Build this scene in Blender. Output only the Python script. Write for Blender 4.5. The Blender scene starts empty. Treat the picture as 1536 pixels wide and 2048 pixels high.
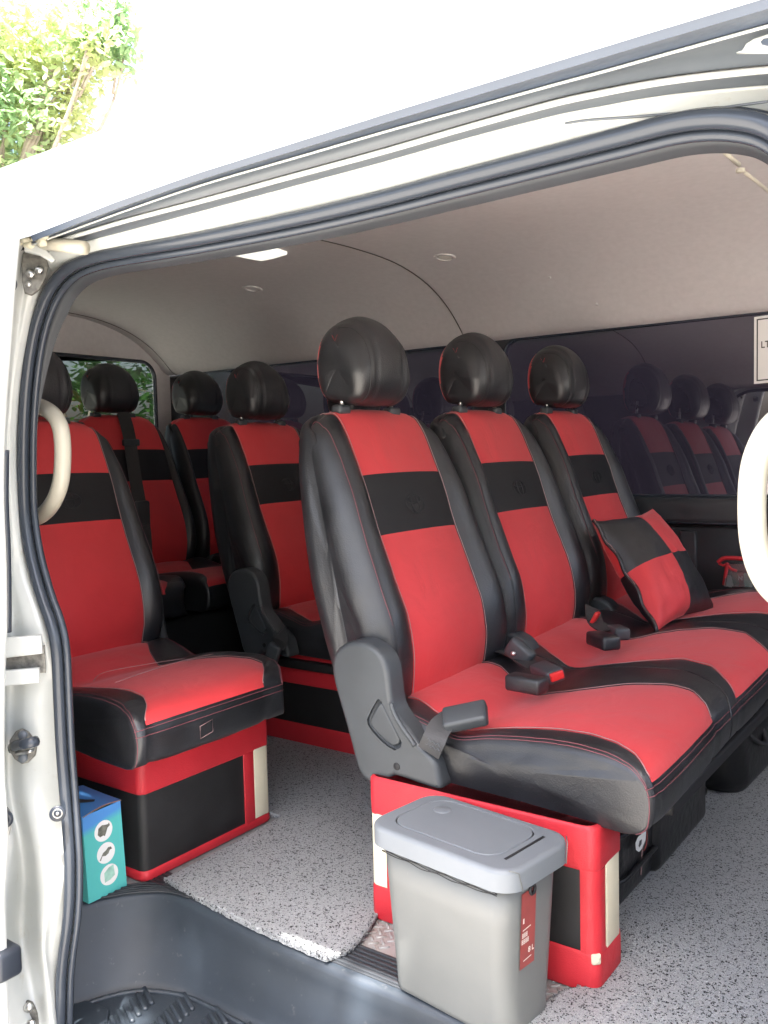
import bpy, bmesh, math, random
from mathutils import Vector, Matrix, noise
from mathutils.geometry import tessellate_polygon
random.seed(7)
R_ = math.radians
S = bpy.context.scene
C = S.collection
# ------------------------------------------------------------ camera, sky, sun, exposure
CAM = Vector((0.0, 0.0, 0.77))
FPX = 1776.57
ax = ((0.81146726, 0.01775496, -0.58412811), (0.58390714, -0.06558707, 0.80916673), (-0.02394453, -0.99768888, -0.06358901))
cd = bpy.data.cameras.new('camera')
cam = bpy.data.objects.new('camera', cd); C.objects.link(cam)
cd.sensor_fit = 'HORIZONTAL'; cd.sensor_width = 36.0
cd.lens = 36.0 * FPX / 1536.0
cd.clip_start = 0.02; cd.clip_end = 600
m = Matrix.Identity(4)
for i in range(3):
    m[i][0] = ax[i][0]; m[i][1] = -ax[i][1]; m[i][2] = -ax[i][2]; m[i][3] = CAM[i]
cam.matrix_world = m
S.camera = cam
SUN = Vector((0.20, -0.305, 1.0)).normalized()
w = bpy.data.worlds.new("World"); S.world = w; w.use_nodes = True
nt = w.node_tree
bg = nt.nodes['Background']
sky = nt.nodes.new('ShaderNodeTexSky'); sky.sky_type = 'NISHITA'; sky.sun_disc = False
sky.sun_elevation = math.asin(SUN.z); sky.sun_rotation = math.atan2(SUN.x, SUN.y)
sky.air_density = 1.0; sky.dust_density = 7.0; sky.ozone_density = 1.0
nt.links.new(sky.outputs[0], bg.inputs[0]); bg.inputs[1].default_value = 0.15
sl = bpy.data.lights.new('sun', 'SUN'); sl.energy = 4.0; sl.angle = R_(0.5); sl.color = (1, 0.96, 0.9)
so = bpy.data.objects.new('sun', sl); C.objects.link(so)
so.rotation_euler = SUN.to_track_quat('Z', 'Y').to_euler()
S.view_settings.view_transform = 'Standard'; S.view_settings.look = 'None'
S.view_settings.gamma = 1; S.view_settings.use_curve_mapping = False
S.view_settings.exposure = 2.82
S.cycles.max_bounces = 8; S.cycles.diffuse_bounces = 5; S.cycles.transparent_max_bounces = 12
try:
    S.cycles.use_denoising = True
except Exception: pass

# ------------------------------------------------------------ calibrated point helper (plain world coordinates)
def ray(u, v):
    a = (u - 768, v - 1024, FPX)
    return Vector([sum(ax[i][k] * a[k] for k in range(3)) for i in range(3)])
def P(u, v, x=None, y=None, z=None):
    d = ray(u, v)
    if z is not None: t = (z - CAM.z) / d.z
    elif y is not None: t = y / d.y
    else: t = x / d.x
    return CAM + d * t

# ------------------------------------------------------------ materials
def mat(name, col, rough=0.5, metal=0.0, bump=None, var=None, coat=0, spec=0.5, sheen=0, trans=0, emit=None, wrinkle=0, grime=None):
    """bump = (kind, scale, strength, distance); var = (scale, amount)"""
    mt = bpy.data.materials.new(name); mt.use_nodes = True
    n = mt.node_tree; b = n.nodes['Principled BSDF']
    b.inputs['Base Color'].default_value = (*col, 1)
    b.inputs['Roughness'].default_value = rough
    b.inputs['Metallic'].default_value = metal
    b.inputs['Specular IOR Level'].default_value = spec
    b.inputs['Coat Weight'].default_value = coat
    b.inputs['Sheen Weight'].default_value = sheen
    b.inputs['Transmission Weight'].default_value = trans
    tc = n.nodes.new('ShaderNodeTexCoord')
    if var:
        nz = n.nodes.new('ShaderNodeTexNoise'); nz.inputs['Scale'].default_value = var[0]
        nz.inputs['Detail'].default_value = 6
        n.links.new(tc.outputs['Object'], nz.inputs['Vector'])
        mx = n.nodes.new('ShaderNodeMix'); mx.data_type = 'RGBA'
        mr = n.nodes.new('ShaderNodeMapRange'); mr.inputs[1].default_value = .3; mr.inputs[2].default_value = .7
        n.links.new(nz.outputs[0], mr.inputs[0]); n.links.new(mr.outputs[0], mx.inputs[0])
        a = var[1]
        mx.inputs[6].default_value = (*[c * (1 - a) for c in col], 1)
        mx.inputs[7].default_value = (*[min(1, c * (1 + a)) for c in col], 1)
        n.links.new(mx.outputs[2], b.inputs['Base Color'])
        rr = n.nodes.new('ShaderNodeMapRange'); rr.inputs[3].default_value = max(0, rough - .06); rr.inputs[4].default_value = min(1, rough + .08)
        n.links.new(nz.outputs[0], rr.inputs[0]); n.links.new(rr.outputs[0], b.inputs['Roughness'])
    if grime:
        gsc, glo, gcol, gamt = grime
        gn = n.nodes.new('ShaderNodeTexNoise'); gn.inputs['Scale'].default_value = gsc; gn.inputs['Detail'].default_value = 9; gn.inputs['Roughness'].default_value = .7
        n.links.new(tc.outputs['Object'], gn.inputs['Vector'])
        gm = n.nodes.new('ShaderNodeMapRange'); gm.inputs[1].default_value = glo; gm.inputs[2].default_value = glo + .12; gm.inputs[4].default_value = gamt
        n.links.new(gn.outputs[0], gm.inputs[0])
        gx = n.nodes.new('ShaderNodeMix'); gx.data_type = 'RGBA'; n.links.new(gm.outputs[0], gx.inputs[0])
        if b.inputs['Base Color'].is_linked: n.links.new(b.inputs['Base Color'].links[0].from_socket, gx.inputs[6])
        else: gx.inputs[6].default_value = (*col, 1)
        gx.inputs[7].default_value = (*gcol, 1)
        n.links.new(gx.outputs[2], b.inputs['Base Color'])
    if bump:
        kind, sc, st, dist = bump
        bm_ = n.nodes.new('ShaderNodeBump'); bm_.inputs['Strength'].default_value = st; bm_.inputs['Distance'].default_value = dist
        if kind == 'vor':
            t = n.nodes.new('ShaderNodeTexVoronoi'); t.inputs['Scale'].default_value = sc; o = t.outputs[0]
        else:
            t = n.nodes.new('ShaderNodeTexNoise'); t.inputs['Scale'].default_value = sc; t.inputs['Detail'].default_value = 4; o = t.outputs[0]
        n.links.new(tc.outputs['Object'], t.inputs['Vector'])
        n.links.new(o, bm_.inputs['Height']); n.links.new(bm_.outputs[0], b.inputs['Normal'])
        if wrinkle:
            b2 = n.nodes.new('ShaderNodeBump'); b2.inputs['Strength'].default_value = wrinkle; b2.inputs['Distance'].default_value = .012
            t2 = n.nodes.new('ShaderNodeTexNoise'); t2.inputs['Scale'].default_value = 11; t2.inputs['Detail'].default_value = 3; t2.inputs['Distortion'].default_value = .8
            n.links.new(tc.outputs['Object'], t2.inputs['Vector']); n.links.new(t2.outputs[0], b2.inputs['Height']); n.links.new(b2.outputs[0], bm_.inputs['Normal'])
    return mt
M = {}
M['red'] = mat('red_leatherette', (.64, .038, .045), .55, bump=('noise', 900, .25, .001), var=(7, .06), sheen=.15, wrinkle=.25)
M['redbox'] = mat('red_vinyl', (.52, .022, .034), .5, bump=('vor', 500, .3, .001), var=(9, .10), wrinkle=.25, grime=(55, .68, (.55, .20, .18), .5))
M['leather'] = mat('black_leather', (.0155, .0165, .0195), .40, bump=('vor', 420, .22, .001), var=(14, .35), spec=.75, wrinkle=.13)
M['band'] = mat('black_band_cloth', (.010, .010, .012), .62, bump=('noise', 1200, .3, .001))
M['boxblack'] = mat('black_vinyl', (.012, .012, .013), .55, bump=('noise', 900, .4, .001), var=(20, .3))
M['cream'] = mat('cream_vinyl', (.72, .66, .50), .55, bump=('vor', 500, .2, .001), var=(20, .05))
M['plastic'] = mat('grey_black_plastic', (.048, .054, .060), .42, bump=('noise', 1500, .2, .001), var=(12, .15), grime=(80, .66, (.12, .12, .12), .4))
M['trimplastic'] = mat('dark_trim_plastic', (.030, .034, .040), .5, bump=('noise', 1200, .35, .001), var=(8, .2))
M['well'] = mat('step_well_plastic', (.031, .040, .052), .40, bump=('noise', 1400, .4, .001), var=(5, .30), grime=(60, .62, (.20, .20, .19), .5))
M['rubber'] = mat('seal_rubber', (.036, .044, .058), .27, bump=('noise', 1200, .05, .0005))
M['paint'] = mat('pearl_white_paint', (.50, .52, .505), .30, coat=.5, var=(9, .06), grime=(26, .60, (.34, .30, .22), .45))
M['head'] = mat('headliner_fabric', (.60, .58, .575), .95, bump=('noise', 700, .3, .001), var=(60, .04))
M['lamp'] = mat('lamp_cover', (.80, .80, .70), .35)
M['lamplit'] = mat('lit_lamp_cover', (.80, .80, .70), .35)
M['lamplit'].node_tree.nodes['Principled BSDF'].inputs['Emission Color'].default_value = (1, .97, .86, 1)
M['lamplit'].node_tree.nodes['Principled BSDF'].inputs['Emission Strength'].default_value = .15
M['chrome'] = mat('steel', (.55, .55, .53), .28, metal=1, var=(60, .25))
M['dirty'] = mat('grimy_steel', (.15, .145, .13), .5, metal=.3, bump=('noise', 200, .4, .002), var=(120, .5))
M['handle'] = mat('cream_plastic', (.50, .475, .39), .38, var=(6, .04))
M['thread'] = mat('pale_thread', (.38, .24, .24), .8)
M['thread2'] = mat('pink_thread', (.22, .07, .085), .8)
M['emboss'] = mat('dark_thread', (.024, .024, .027), .6)
M['seamline'] = mat('dark_seam', (.10, .09, .08), .9)  # dark line along the headliner seams
M['binlid'] = mat('bin_lid_plastic', (.155, .172, .19), .42, grime=(90, .66, (.30, .31, .32), .4), var=(15, .05), bump=('noise', 800, .1, .001))
M['binbody'] = mat('bin_body_plastic', (.140, .146, .142), .42, var=(12, .05), bump=('noise', 500, .1, .001), grime=(70, .66, (.33, .33, .31), .5))
M['dark'] = mat('dark_gap', (.012, .012, .014), .6)
M['liner'] = mat('black_plastic_liner', (.03, .03, .032), .22, bump=('noise', 90, .8, .004))
M['tealbox'] = None
M['white'] = mat('white_print', (.80, .80, .78), .6)
M['maroon'] = mat('maroon_label', (.26, .05, .045), .45, var=(40, .1))
M['ink'] = mat('dark_print', (.045, .045, .045), .5)
M['print'] = mat('pale_print', (.75, .66, .60), .5)
M['grayprint'] = mat('grey_print', (.16, .16, .13), .5, var=(150, .4))
M['greenprint'] = mat('pale_green_print', (.33, .56, .46), .5, var=(90, .2))
M['bag'] = mat('black_bag_vinyl', (.010, .010, .011), .35, bump=('noise', 60, .5, .004), var=(20, .3))
M['sheet'] = mat('tread_plate', (.34, .35, .35), .38, metal=.1, var=(30, .15), grime=(30, .5, (.14, .13, .11), .6))
M['concrete'] = mat('concrete', (.42, .40, .36), .9, bump=('noise', 30, .6, .01), var=(3, .2))
M['maroonwall'] = mat('maroon_painted_wall', (.15, .085, .105), .8, bump=('noise', 40, .4, .01), var=(1.5, .25))
M['belt'] = mat('seat_belt_webbing', (.035, .035, .037), .55, bump=('noise', 900, .5, .001))
M['redbutton'] = mat('red_button', (.65, .03, .03), .3)
M['bark'] = mat('bark', (.30, .26, .21), .9, bump=('noise', 60, .8, .01), var=(20, .3))
M['redzip'] = mat('red_binding', (.48, .02, .03), .5)
M['bolt'] = mat('rubber_stop', (.02, .025, .035), .35)
M['putty'] = mat('sealer_bead', (.60, .57, .44), .6, bump=('noise', 120, .8, .004), var=(50, .2))

def mat_mat():
    mt = bpy.data.materials.new('coil_mat'); mt.use_nodes = True
    n = mt.node_tree; b = n.nodes['Principled BSDF']; L = n.links
    tc = n.nodes.new('ShaderNodeTexCoord')
    ns = n.nodes.new('ShaderNodeTexNoise'); ns.inputs['Scale'].default_value = 140; ns.inputs['Detail'].default_value = 2
    L.new(tc.outputs['Object'], ns.inputs['Vector'])
    ad = n.nodes.new('ShaderNodeMix'); ad.data_type = 'VECTOR'; ad.inputs[0].default_value = .012
    L.new(tc.outputs['Object'], ad.inputs[4]); L.new(ns.outputs['Color'], ad.inputs[5])
    v = n.nodes.new('ShaderNodeTexVoronoi'); v.inputs['Scale'].default_value = 290; v.feature = 'F1'
    L.new(ad.outputs[1], v.inputs['Vector'])
    v2 = n.nodes.new('ShaderNodeTexVoronoi'); v2.inputs['Scale'].default_value = 480
    L.new(ad.outputs[1], v2.inputs['Vector'])
    # black pits where a random third of the cells shows its centre
    sep = n.nodes.new('ShaderNodeSeparateColor'); L.new(v.outputs['Color'], sep.inputs[0])
    thr = n.nodes.new('ShaderNodeMapRange'); thr.inputs[1].default_value = .12; thr.inputs[2].default_value = 1.0
    thr.inputs[3].default_value = .0; thr.inputs[4].default_value = .56
    L.new(sep.outputs[0], thr.inputs[0])
    lt = n.nodes.new('ShaderNodeMath'); lt.operation = 'SUBTRACT'; L.new(thr.outputs[0], lt.inputs[0]); L.new(v.outputs['Distance'], lt.inputs[1])
    st = n.nodes.new('ShaderNodeMapRange'); st.inputs[1].default_value = -.02; st.inputs[2].default_value = .06
    L.new(lt.outputs[0], st.inputs[0])
    base = n.nodes.new('ShaderNodeMix'); base.data_type = 'RGBA'
    base.inputs[6].default_value = (.56, .59, .615, 1); base.inputs[7].default_value = (.37, .39, .41, 1)
    mr = n.nodes.new('ShaderNodeMapRange'); mr.inputs[1].default_value = .15; mr.inputs[2].default_value = .65
    L.new(v2.outputs['Distance'], mr.inputs[0]); L.new(mr.outputs[0], base.inputs[0])
    fin = n.nodes.new('ShaderNodeMix'); fin.data_type = 'RGBA'; L.new(st.outputs[0], fin.inputs[0])
    L.new(base.outputs[2], fin.inputs[6]); fin.inputs[7].default_value = (.022, .022, .026, 1)
    L.new(fin.outputs[2], b.inputs['Base Color']); b.inputs['Roughness'].default_value = .6
    bp = n.nodes.new('ShaderNodeBump'); bp.inputs['Strength'].default_value = .8; bp.inputs['Distance'].default_value = .004; bp.invert = True
    sm = n.nodes.new('ShaderNodeMath'); sm.operation = 'ADD'; L.new(st.outputs[0], sm.inputs[0]); L.new(mr.outputs[0], sm.inputs[1])
    L.new(sm.outputs[0], bp.inputs['Height']); L.new(bp.outputs[0], b.inputs['Normal'])
    return mt
M['mat'] = mat_mat()
M['undershade'] = mat('shaded_underside_paint', (.065, .082, .112), .30, var=(6, .12))  # white paint on the underside, its blue-grey shade put into the base colour
M['railgrey'] = mat('shaded_rail_grey', (.088, .102, .118), .35, var=(6, .1))  # rail paint with its shade darkened in; plain grey for small parts too

def box_mat():
    mt = bpy.data.materials.new('teal_blue_carton'); mt.use_nodes = True
    n = mt.node_tree; b = n.nodes['Principled BSDF']; L = n.links
    tc = n.nodes.new('ShaderNodeTexCoord'); sp = n.nodes.new('ShaderNodeSeparateXYZ'); L.new(tc.outputs['Object'], sp.inputs[0])
    nz = n.nodes.new('ShaderNodeTexNoise'); nz.inputs['Scale'].default_value = 12; L.new(tc.outputs['Object'], nz.inputs['Vector'])
    a = n.nodes.new('ShaderNodeMath'); a.operation = 'MULTIPLY_ADD'; a.inputs[1].default_value = .02
    L.new(nz.outputs[0], a.inputs[0]); L.new(sp.outputs[2], a.inputs[2])
    # the blue corner runs down towards the door side
    a2 = n.nodes.new('ShaderNodeMath'); a2.operation = 'MULTIPLY_ADD'; a2.inputs[1].default_value = -.22; L.new(sp.outputs[1], a2.inputs[0]); L.new(a.outputs[0], a2.inputs[2])
    mr = n.nodes.new('ShaderNodeMapRange'); mr.inputs[1].default_value = .137; mr.inputs[2].default_value = .152; L.new(a2.outputs[0], mr.inputs[0])
    mx = n.nodes.new('ShaderNodeMix'); mx.data_type = 'RGBA'; L.new(mr.outputs[0], mx.inputs[0])
    mx.inputs[6].default_value = (.10, .50, .47, 1); mx.inputs[7].default_value = (.08, .27, .62, 1)
    L.new(mx.outputs[2], b.inputs['Base Color']); b.inputs['Roughness'].default_value = .38
    return mt
M['tealbox'] = box_mat()

def glass_mat(name, tint, body, rough=.02, mixd=.5):
    mt = bpy.data.materials.new(name); mt.use_nodes = True
    n = mt.node_tree; L = n.links
    for x in list(n.nodes):
        if x.type != 'OUTPUT_MATERIAL': n.nodes.remove(x)
    out = [x for x in n.nodes if x.type == 'OUTPUT_MATERIAL'][0]
    tr = n.nodes.new('ShaderNodeBsdfTransparent'); tr.inputs[0].default_value = (*tint, 1)
    df = n.nodes.new('ShaderNodeBsdfDiffuse'); df.inputs[0].default_value = (*body, 1)
    gl = n.nodes.new('ShaderNodeBsdfGlossy'); gl.inputs['Roughness'].default_value = rough; gl.inputs[0].default_value = (.95, .93, 1, 1)
    m1 = n.nodes.new('ShaderNodeMixShader'); m1.inputs[0].default_value = mixd
    L.new(tr.outputs[0], m1.inputs[1]); L.new(df.outputs[0], m1.inputs[2])
    fr = n.nodes.new('ShaderNodeFresnel'); fr.inputs[0].default_value = 2.1
    m2 = n.nodes.new('ShaderNodeMixShader'); L.new(fr.outputs[0], m2.inputs[0]); L.new(m1.outputs[0], m2.inputs[1]); L.new(gl.outputs[0], m2.inputs[2])
    L.new(m2.outputs[0], out.inputs[0])
    return mt
M['glass'] = glass_mat('tinted_glass', (.019, .026, .036), (.008, .011, .015), .012, .3)
M['rearglass'] = glass_mat('rear_tinted_glass', (.20, .22, .21), (.01, .012, .012), .015, .2)
M['clearbag'] = glass_mat('clear_vinyl', (.55, .58, .58), (.3, .3, .3), .08, .35)

def leaf_mat(name, c1, c2, tr=.55):
    mt = bpy.data.materials.new(name); mt.use_nodes = True
    n = mt.node_tree; L = n.links
    for x in list(n.nodes):
        if x.type != 'OUTPUT_MATERIAL': n.nodes.remove(x)
    out = [x for x in n.nodes if x.type == 'OUTPUT_MATERIAL'][0]
    tc = n.nodes.new('ShaderNodeTexCoord'); nz = n.nodes.new('ShaderNodeTexNoise'); nz.inputs['Scale'].default_value = 1.6
    L.new(tc.outputs['Object'], nz.inputs['Vector'])
    mr = n.nodes.new('ShaderNodeMapRange'); mr.inputs[1].default_value = .4; mr.inputs[2].default_value = .6; L.new(nz.outputs[0], mr.inputs[0])
    mx = n.nodes.new('ShaderNodeMix'); mx.data_type = 'RGBA'; L.new(mr.outputs[0], mx.inputs[0])
    mx.inputs[6].default_value = (*c1, 1); mx.inputs[7].default_value = (*c2, 1)
    d = n.nodes.new('ShaderNodeBsdfDiffuse'); t = n.nodes.new('ShaderNodeBsdfTranslucent')
    L.new(mx.outputs[2], d.inputs[0]); L.new(mx.outputs[2], t.inputs[0])
    ms = n.nodes.new('ShaderNodeMixShader'); ms.inputs[0].default_value = tr
    L.new(d.outputs[0], ms.inputs[1]); L.new(t.outputs[0], ms.inputs[2]); L.new(ms.outputs[0], out.inputs[0])
    return mt
M['leaf'] = leaf_mat('young_leaves', (.30, .44, .24), (.62, .66, .36), .7)
M['leafdark'] = leaf_mat('dark_leaves', (.04, .10, .03), (.07, .16, .04), .4)

# ------------------------------------------------------------ object helpers
def root_of(o):
    while o.parent: o = o.parent
    return o
def thing(name, loc, label, cat, group=None):
    o = bpy.data.objects.new(name, None); C.objects.link(o); o.location = loc
    o.empty_display_size = .05
    o['label'] = label; o['category'] = cat
    if group: o['group'] = group
    return o
def tag(o, label=None, cat=None, group=None, kind=None):
    if label: o['label'] = label
    if cat: o['category'] = cat
    if group: o['group'] = group
    if kind: o['kind'] = kind
    return o
def obj(name, verts, faces, m_, parent=None, smooth=True, loc=None, label=None, flat=None):
    """verts in world coordinates; they become local to the thing the part belongs to"""
    if parent is not None: org = Vector(root_of(parent).location)
    else: org = Vector(loc) if loc is not None else Vector((0, 0, 0))
    me = bpy.data.meshes.new(name)
    me.from_pydata([tuple(Vector(v) - org) for v in verts], [], [tuple(f) for f in faces])
    me.materials.append(M[m_] if isinstance(m_, str) else m_)
    if smooth:
        me.polygons.foreach_set('use_smooth', [True] * len(me.polygons))
    if flat:
        for i in flat: me.polygons[i].use_smooth = False
    me.update()
    o = bpy.data.objects.new(name, me); C.objects.link(o)
    if parent is not None: o.parent = parent
    else: o.location = org
    if label: o['label'] = label
    return o
class Geo:
    def __init__(s): s.v = []; s.f = []; s.flat = []
    def add(s, v, f, flat=False):
        o = len(s.v); s.v += [tuple(x) for x in v]
        if flat: s.flat += list(range(len(s.f), len(s.f) + len(f)))
        s.f += [tuple(i + o for i in q) for q in f]
    def put(s, name, m_, parent=None, **k):
        return obj(name, s.v, s.f, m_, parent, flat=s.flat, **k)
def catmull(pts, n, closed=False):
    """n samples per segment of a smooth curve through pts"""
    pts = [Vector(p) for p in pts]; out = []; N = len(pts)
    segs = N if closed else N - 1
    for i in range(segs):
        if closed: p0, p1, p2, p3 = pts[(i - 1) % N], pts[i], pts[(i + 1) % N], pts[(i + 2) % N]
        else: p0, p1, p2, p3 = pts[max(i - 1, 0)], pts[i], pts[i + 1], pts[min(i + 2, N - 1)]
        for k in range(n):
            t = k / n
            out.append(0.5 * ((2 * p1) + (p2 - p0) * t + (2 * p0 - 5 * p1 + 4 * p2 - p3) * t * t + (3 * p1 - p0 - 3 * p2 + p3) * t ** 3))
    if not closed: out.append(pts[-1])
    return out
def tube_geo(path, r, k=8, closed=False, cap=True, flatten=None):
    path = [Vector(p) for p in path]; n = len(path); V = []; F = []
    up = Vector((0, 0, 1)); prev = None
    for i, p in enumerate(path):
        a = path[(i + 1) % n] if (closed or i < n - 1) else p
        b = path[(i - 1) % n] if (closed or i > 0) else p
        t = (a - b).normalized() if (a - b).length > 1e-9 else Vector((1, 0, 0))
        if prev is None:
            nn = t.orthogonal().normalized() if abs(t.z) > .95 else (up - t * up.dot(t)).normalized()
        else:
            nn = prev - t * prev.dot(t)
            nn = nn.normalized() if nn.length > 1e-6 else t.orthogonal().normalized()
        prev = nn; bb = t.cross(nn)
        rr = r[i] if isinstance(r, (list, tuple)) else r
        fl = flatten or (1, 1)
        for j in range(k):
            A = 2 * math.pi * j / k
            V.append(p + nn * math.cos(A) * rr * fl[0] + bb * math.sin(A) * rr * fl[1])
    for i in range(n if closed else n - 1):
        for j in range(k):
            a = i * k + j; b = i * k + (j + 1) % k; c = ((i + 1) % n) * k + (j + 1) % k; d = ((i + 1) % n) * k + j
            F.append((a, b, c, d))
    if cap and not closed:
        F.append(tuple(range(k - 1, -1, -1))); F.append(tuple((n - 1) * k + j for j in range(k)))
    return V, F
def tube(name, path, r, m_, parent=None, k=8, closed=False, **kw):
    fl = kw.pop('flatten', None)
    v, f = tube_geo(path, r, k, closed, flatten=fl)
    return obj(name, v, f, m_, parent, **kw)
def rbox_geo(c, half, r=.01, seg=3, rot=None):
    """rounded box"""
    bm = bmesh.new(); bmesh.ops.create_cube(bm, size=2)
    for v in bm.verts: v.co = Vector((v.co.x * half[0], v.co.y * half[1], v.co.z * half[2]))
    if r > 0: bmesh.ops.bevel(bm, geom=bm.edges[:], offset=min(r, min(half) * .98), segments=seg, affect='EDGES', profile=.5)
    V = [v.co.copy() for v in bm.verts]; F = [[v.index for v in f.verts] for f in bm.faces]
    bm.free()
    if rot is not None: V = [rot @ v for v in V]
    c = Vector(c)
    return [v + c for v in V], F
def rbox(name, c, half, r, m_, parent=None, rot=None, seg=3, **kw):
    v, f = rbox_geo(c, half, r, seg, rot)
    return obj(name, v, f, m_, parent, **kw)
def grid_faces(nu, nv, cu=False, cv=False):
    F = []
    for i in range(nu if cu else nu - 1):
        for j in range(nv if cv else nv - 1):
            F.append((i * nv + j, ((i + 1) % nu) * nv + j, ((i + 1) % nu) * nv + (j + 1) % nv, i * nv + (j + 1) % nv))
    return F
def slab_geo(outer, frame, thick, r=.003, holes=(), seg=3, sink=0):
    """2D outline (a,b) -> rounded-edged plate. frame(a,b,d) gives the 3D point, d = height above the base plane."""
    area = sum(outer[i][0] * outer[(i + 1) % len(outer)][1] - outer[(i + 1) % len(outer)][0] * outer[i][1] for i in range(len(outer)))
    if area < 0: outer = outer[::-1]
    def inset(loop, d):
        out = []; n = len(loop)
        for i in range(n):
            a = Vector(loop[i - 1]); b = Vector(loop[i]); c = Vector(loop[(i + 1) % n])
            e1 = (b - a).normalized(); e2 = (c - b).normalized()
            n1 = Vector((-e1.y, e1.x)); n2 = Vector((-e2.y, e2.x)); nn = (n1 + n2)
            if nn.length < 1e-6: nn = n1
            nn.normalize(); s = 1 / max(.5, nn.dot(n1))
            out.append(b + nn * d * s)
        return out
    loops = [([Vector(p) for p in outer], 0.0)]
    for k in range(seg + 1):
        A = k / seg * math.pi / 2
        loops.append((inset(outer, r * (1 - math.cos(A))), thick - r + r * math.sin(A)))
    n = len(outer); V = []; F = []
    for lp, d in loops: V += [frame(p[0], p[1], d) for p in lp]
    for i in range(len(loops) - 1):
        for j in range(n): F.append((i * n + j, i * n + (j + 1) % n, (i + 1) * n + (j + 1) % n, (i + 1) * n + j))
    top0 = (len(loops) - 1) * n
    idx = [list(range(top0, top0 + n))]
    polys = [[Vector((p[0], p[1], 0)) for p in loops[-1][0]]]
    for h in holes:
        o = len(V); V += [frame(p[0], p[1], thick) for p in h]
        o2 = len(V); V += [frame(p[0], p[1], thick - sink) for p in h]
        for j in range(len(h)): F.append((o + j, o + (j + 1) % len(h), o2 + (j + 1) % len(h), o2 + j))
        idx.append(list(range(o, o + len(h)))); polys.append([Vector((p[0], p[1], 0)) for p in h])
        if sink: F.append(tuple(range(o2, o2 + len(h))))
    flatidx = [i for l in idx for i in l]
    nf = len(F)
    for t in tessellate_polygon(polys): F.append(tuple(flatidx[i] for i in t))
    return V, F, list(range(nf, len(F)))
def slab(name, outer, frame, thick, m_, parent=None, r=.003, holes=(), seg=3, sink=0, **kw):
    v, f, fl = slab_geo(outer, frame, thick, r, holes, seg, sink)
    return obj(name, v, f, m_, parent, flat=fl, **kw)
def rrect(cx, cy, hx, hy, r, k=6):
    out = []
    for q, (sx, sy) in enumerate([(1, 1), (-1, 1), (-1, -1), (1, -1)]):
        for j in range(k + 1):
            t = math.pi / 2 * (q + j / k)
            out.append((cx + sx * (hx - r) + r * math.cos(t), cy + sy * (hy - r) + r * math.sin(t)))
    return out
def text(name, body, size, frame, m_, parent, bold=0.0, align='LEFT'):
    """flat lettering as a mesh; frame(a,b) gives the 3D point"""
    cu = bpy.data.curves.new(name, 'FONT'); cu.body = body; cu.size = size; cu.offset = bold; cu.align_x = align
    o = bpy.data.objects.new(name, cu); C.objects.link(o)
    dg = bpy.context.evaluated_depsgraph_get()
    me = bpy.data.meshes.new_from_object(o.evaluated_get(dg))
    V = [frame(v.co.x, v.co.y) for v in me.vertices]; F = [tuple(p.vertices) for p in me.polygons]
    bpy.data.objects.remove(o)
    return obj(name, V, F, m_, parent, smooth=False)
def lerp(a, b, t): return a + (b - a) * t
def interp(xs, x):
    """xs = sorted [(x, y)]"""
    if x <= xs[0][0]: return xs[0][1]
    for (a, b), (c, d) in zip(xs, xs[1:]):
        if x <= c:
            t = (x - a) / (c - a); t = t * t * (3 - 2 * t) if False else t
            return b + (d - b) * t
    return xs[-1][1]

# ============================================================ SETTING
gv = [(-60, -60, -.66), (60, -60, -.66), (60, 60, -.66), (-60, 60, -.66)]
tag(obj('ground', gv, [(0, 1, 2, 3)], 'concrete', smooth=False), kind='structure')

# ============================================================ THE VAN
VAN = thing('passenger_van', (-.9, 1.6, -.66), 'white passenger van seen through its open side door, fitted with red and black seats', 'van')

# --- roof outside, header and drip rail: stations along the van (u of the photograph), tracks down the section
US = [60, 230, 400, 600, 768, 930, 1100, 1200, 1300, 1400, 1536, 1680]
def track(pts): return lambda u: interp(pts, u)
T1 = track([(60, 472), (230, 405), (400, 345), (768, 229), (1100, 127), (1300, 66), (1536, -5), (1900, -112)])
T2 = track([(60, 492), (230, 430), (400, 372), (768, 265), (1100, 173), (1200, 146), (1536, 53), (1900, -46)])
T3 = track([(60, 500), (110, 480), (230, 448), (400, 403), (768, 303), (930, 256), (1100, 209), (1200, 187), (1300, 168), (1400, 154), (1536, 140), (1900, 120)])
T4 = track([(60, 512), (140, 492), (230, 470), (400, 425), (768, 326), (930, 280), (1100, 236), (1200, 216), (1300, 198), (1400, 186), (1536, 174), (1900, 160)])
T6 = track([(60, 545), (150, 524), (230, 503), (400, 472), (600, 425), (768, 388), (900, 352), (1100, 304), (1250, 262), (1350, 238), (1450, 226), (1536, 232), (1700, 300), (1900, 420)])
rows = []
for u in US:
    k = max(0, (u - 1000) / 536.0)
    crv = lerp(0, .045, min(1.6, k) ** 1.3)
    p1 = P(u, T1(u), y=.690); x0 = p1.x
    p2 = P(u, T2(u), y=.716 + crv * .2); p3 = P(u, T3(u), y=.735 + crv); p4 = P(u, T4(u), y=.755 + crv)
    p6 = P(u, T6(u), y=.775)
    rows.append((u, p1, p2, p3, p4, p6))
g = Geo()
prof = []
for u, p1, p2, p3, p4, p6 in rows:
    line = []
    # roof side rising from the rail edge and curling over the top
    top = [Vector((p1.x, 1.6, 1.475)), Vector((p1.x, 1.2, 1.40)), Vector((p1.x, .95, 1.305)), Vector((p1.x, .84, 1.250)), Vector((p1.x, .775, 1.205)), Vector((p1.x, .725, 1.15)), Vector((p1.x, .692, 1.103))]
    line += top + [p1 + Vector((0, 0, .0))]
    prof.append(line)
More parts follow.
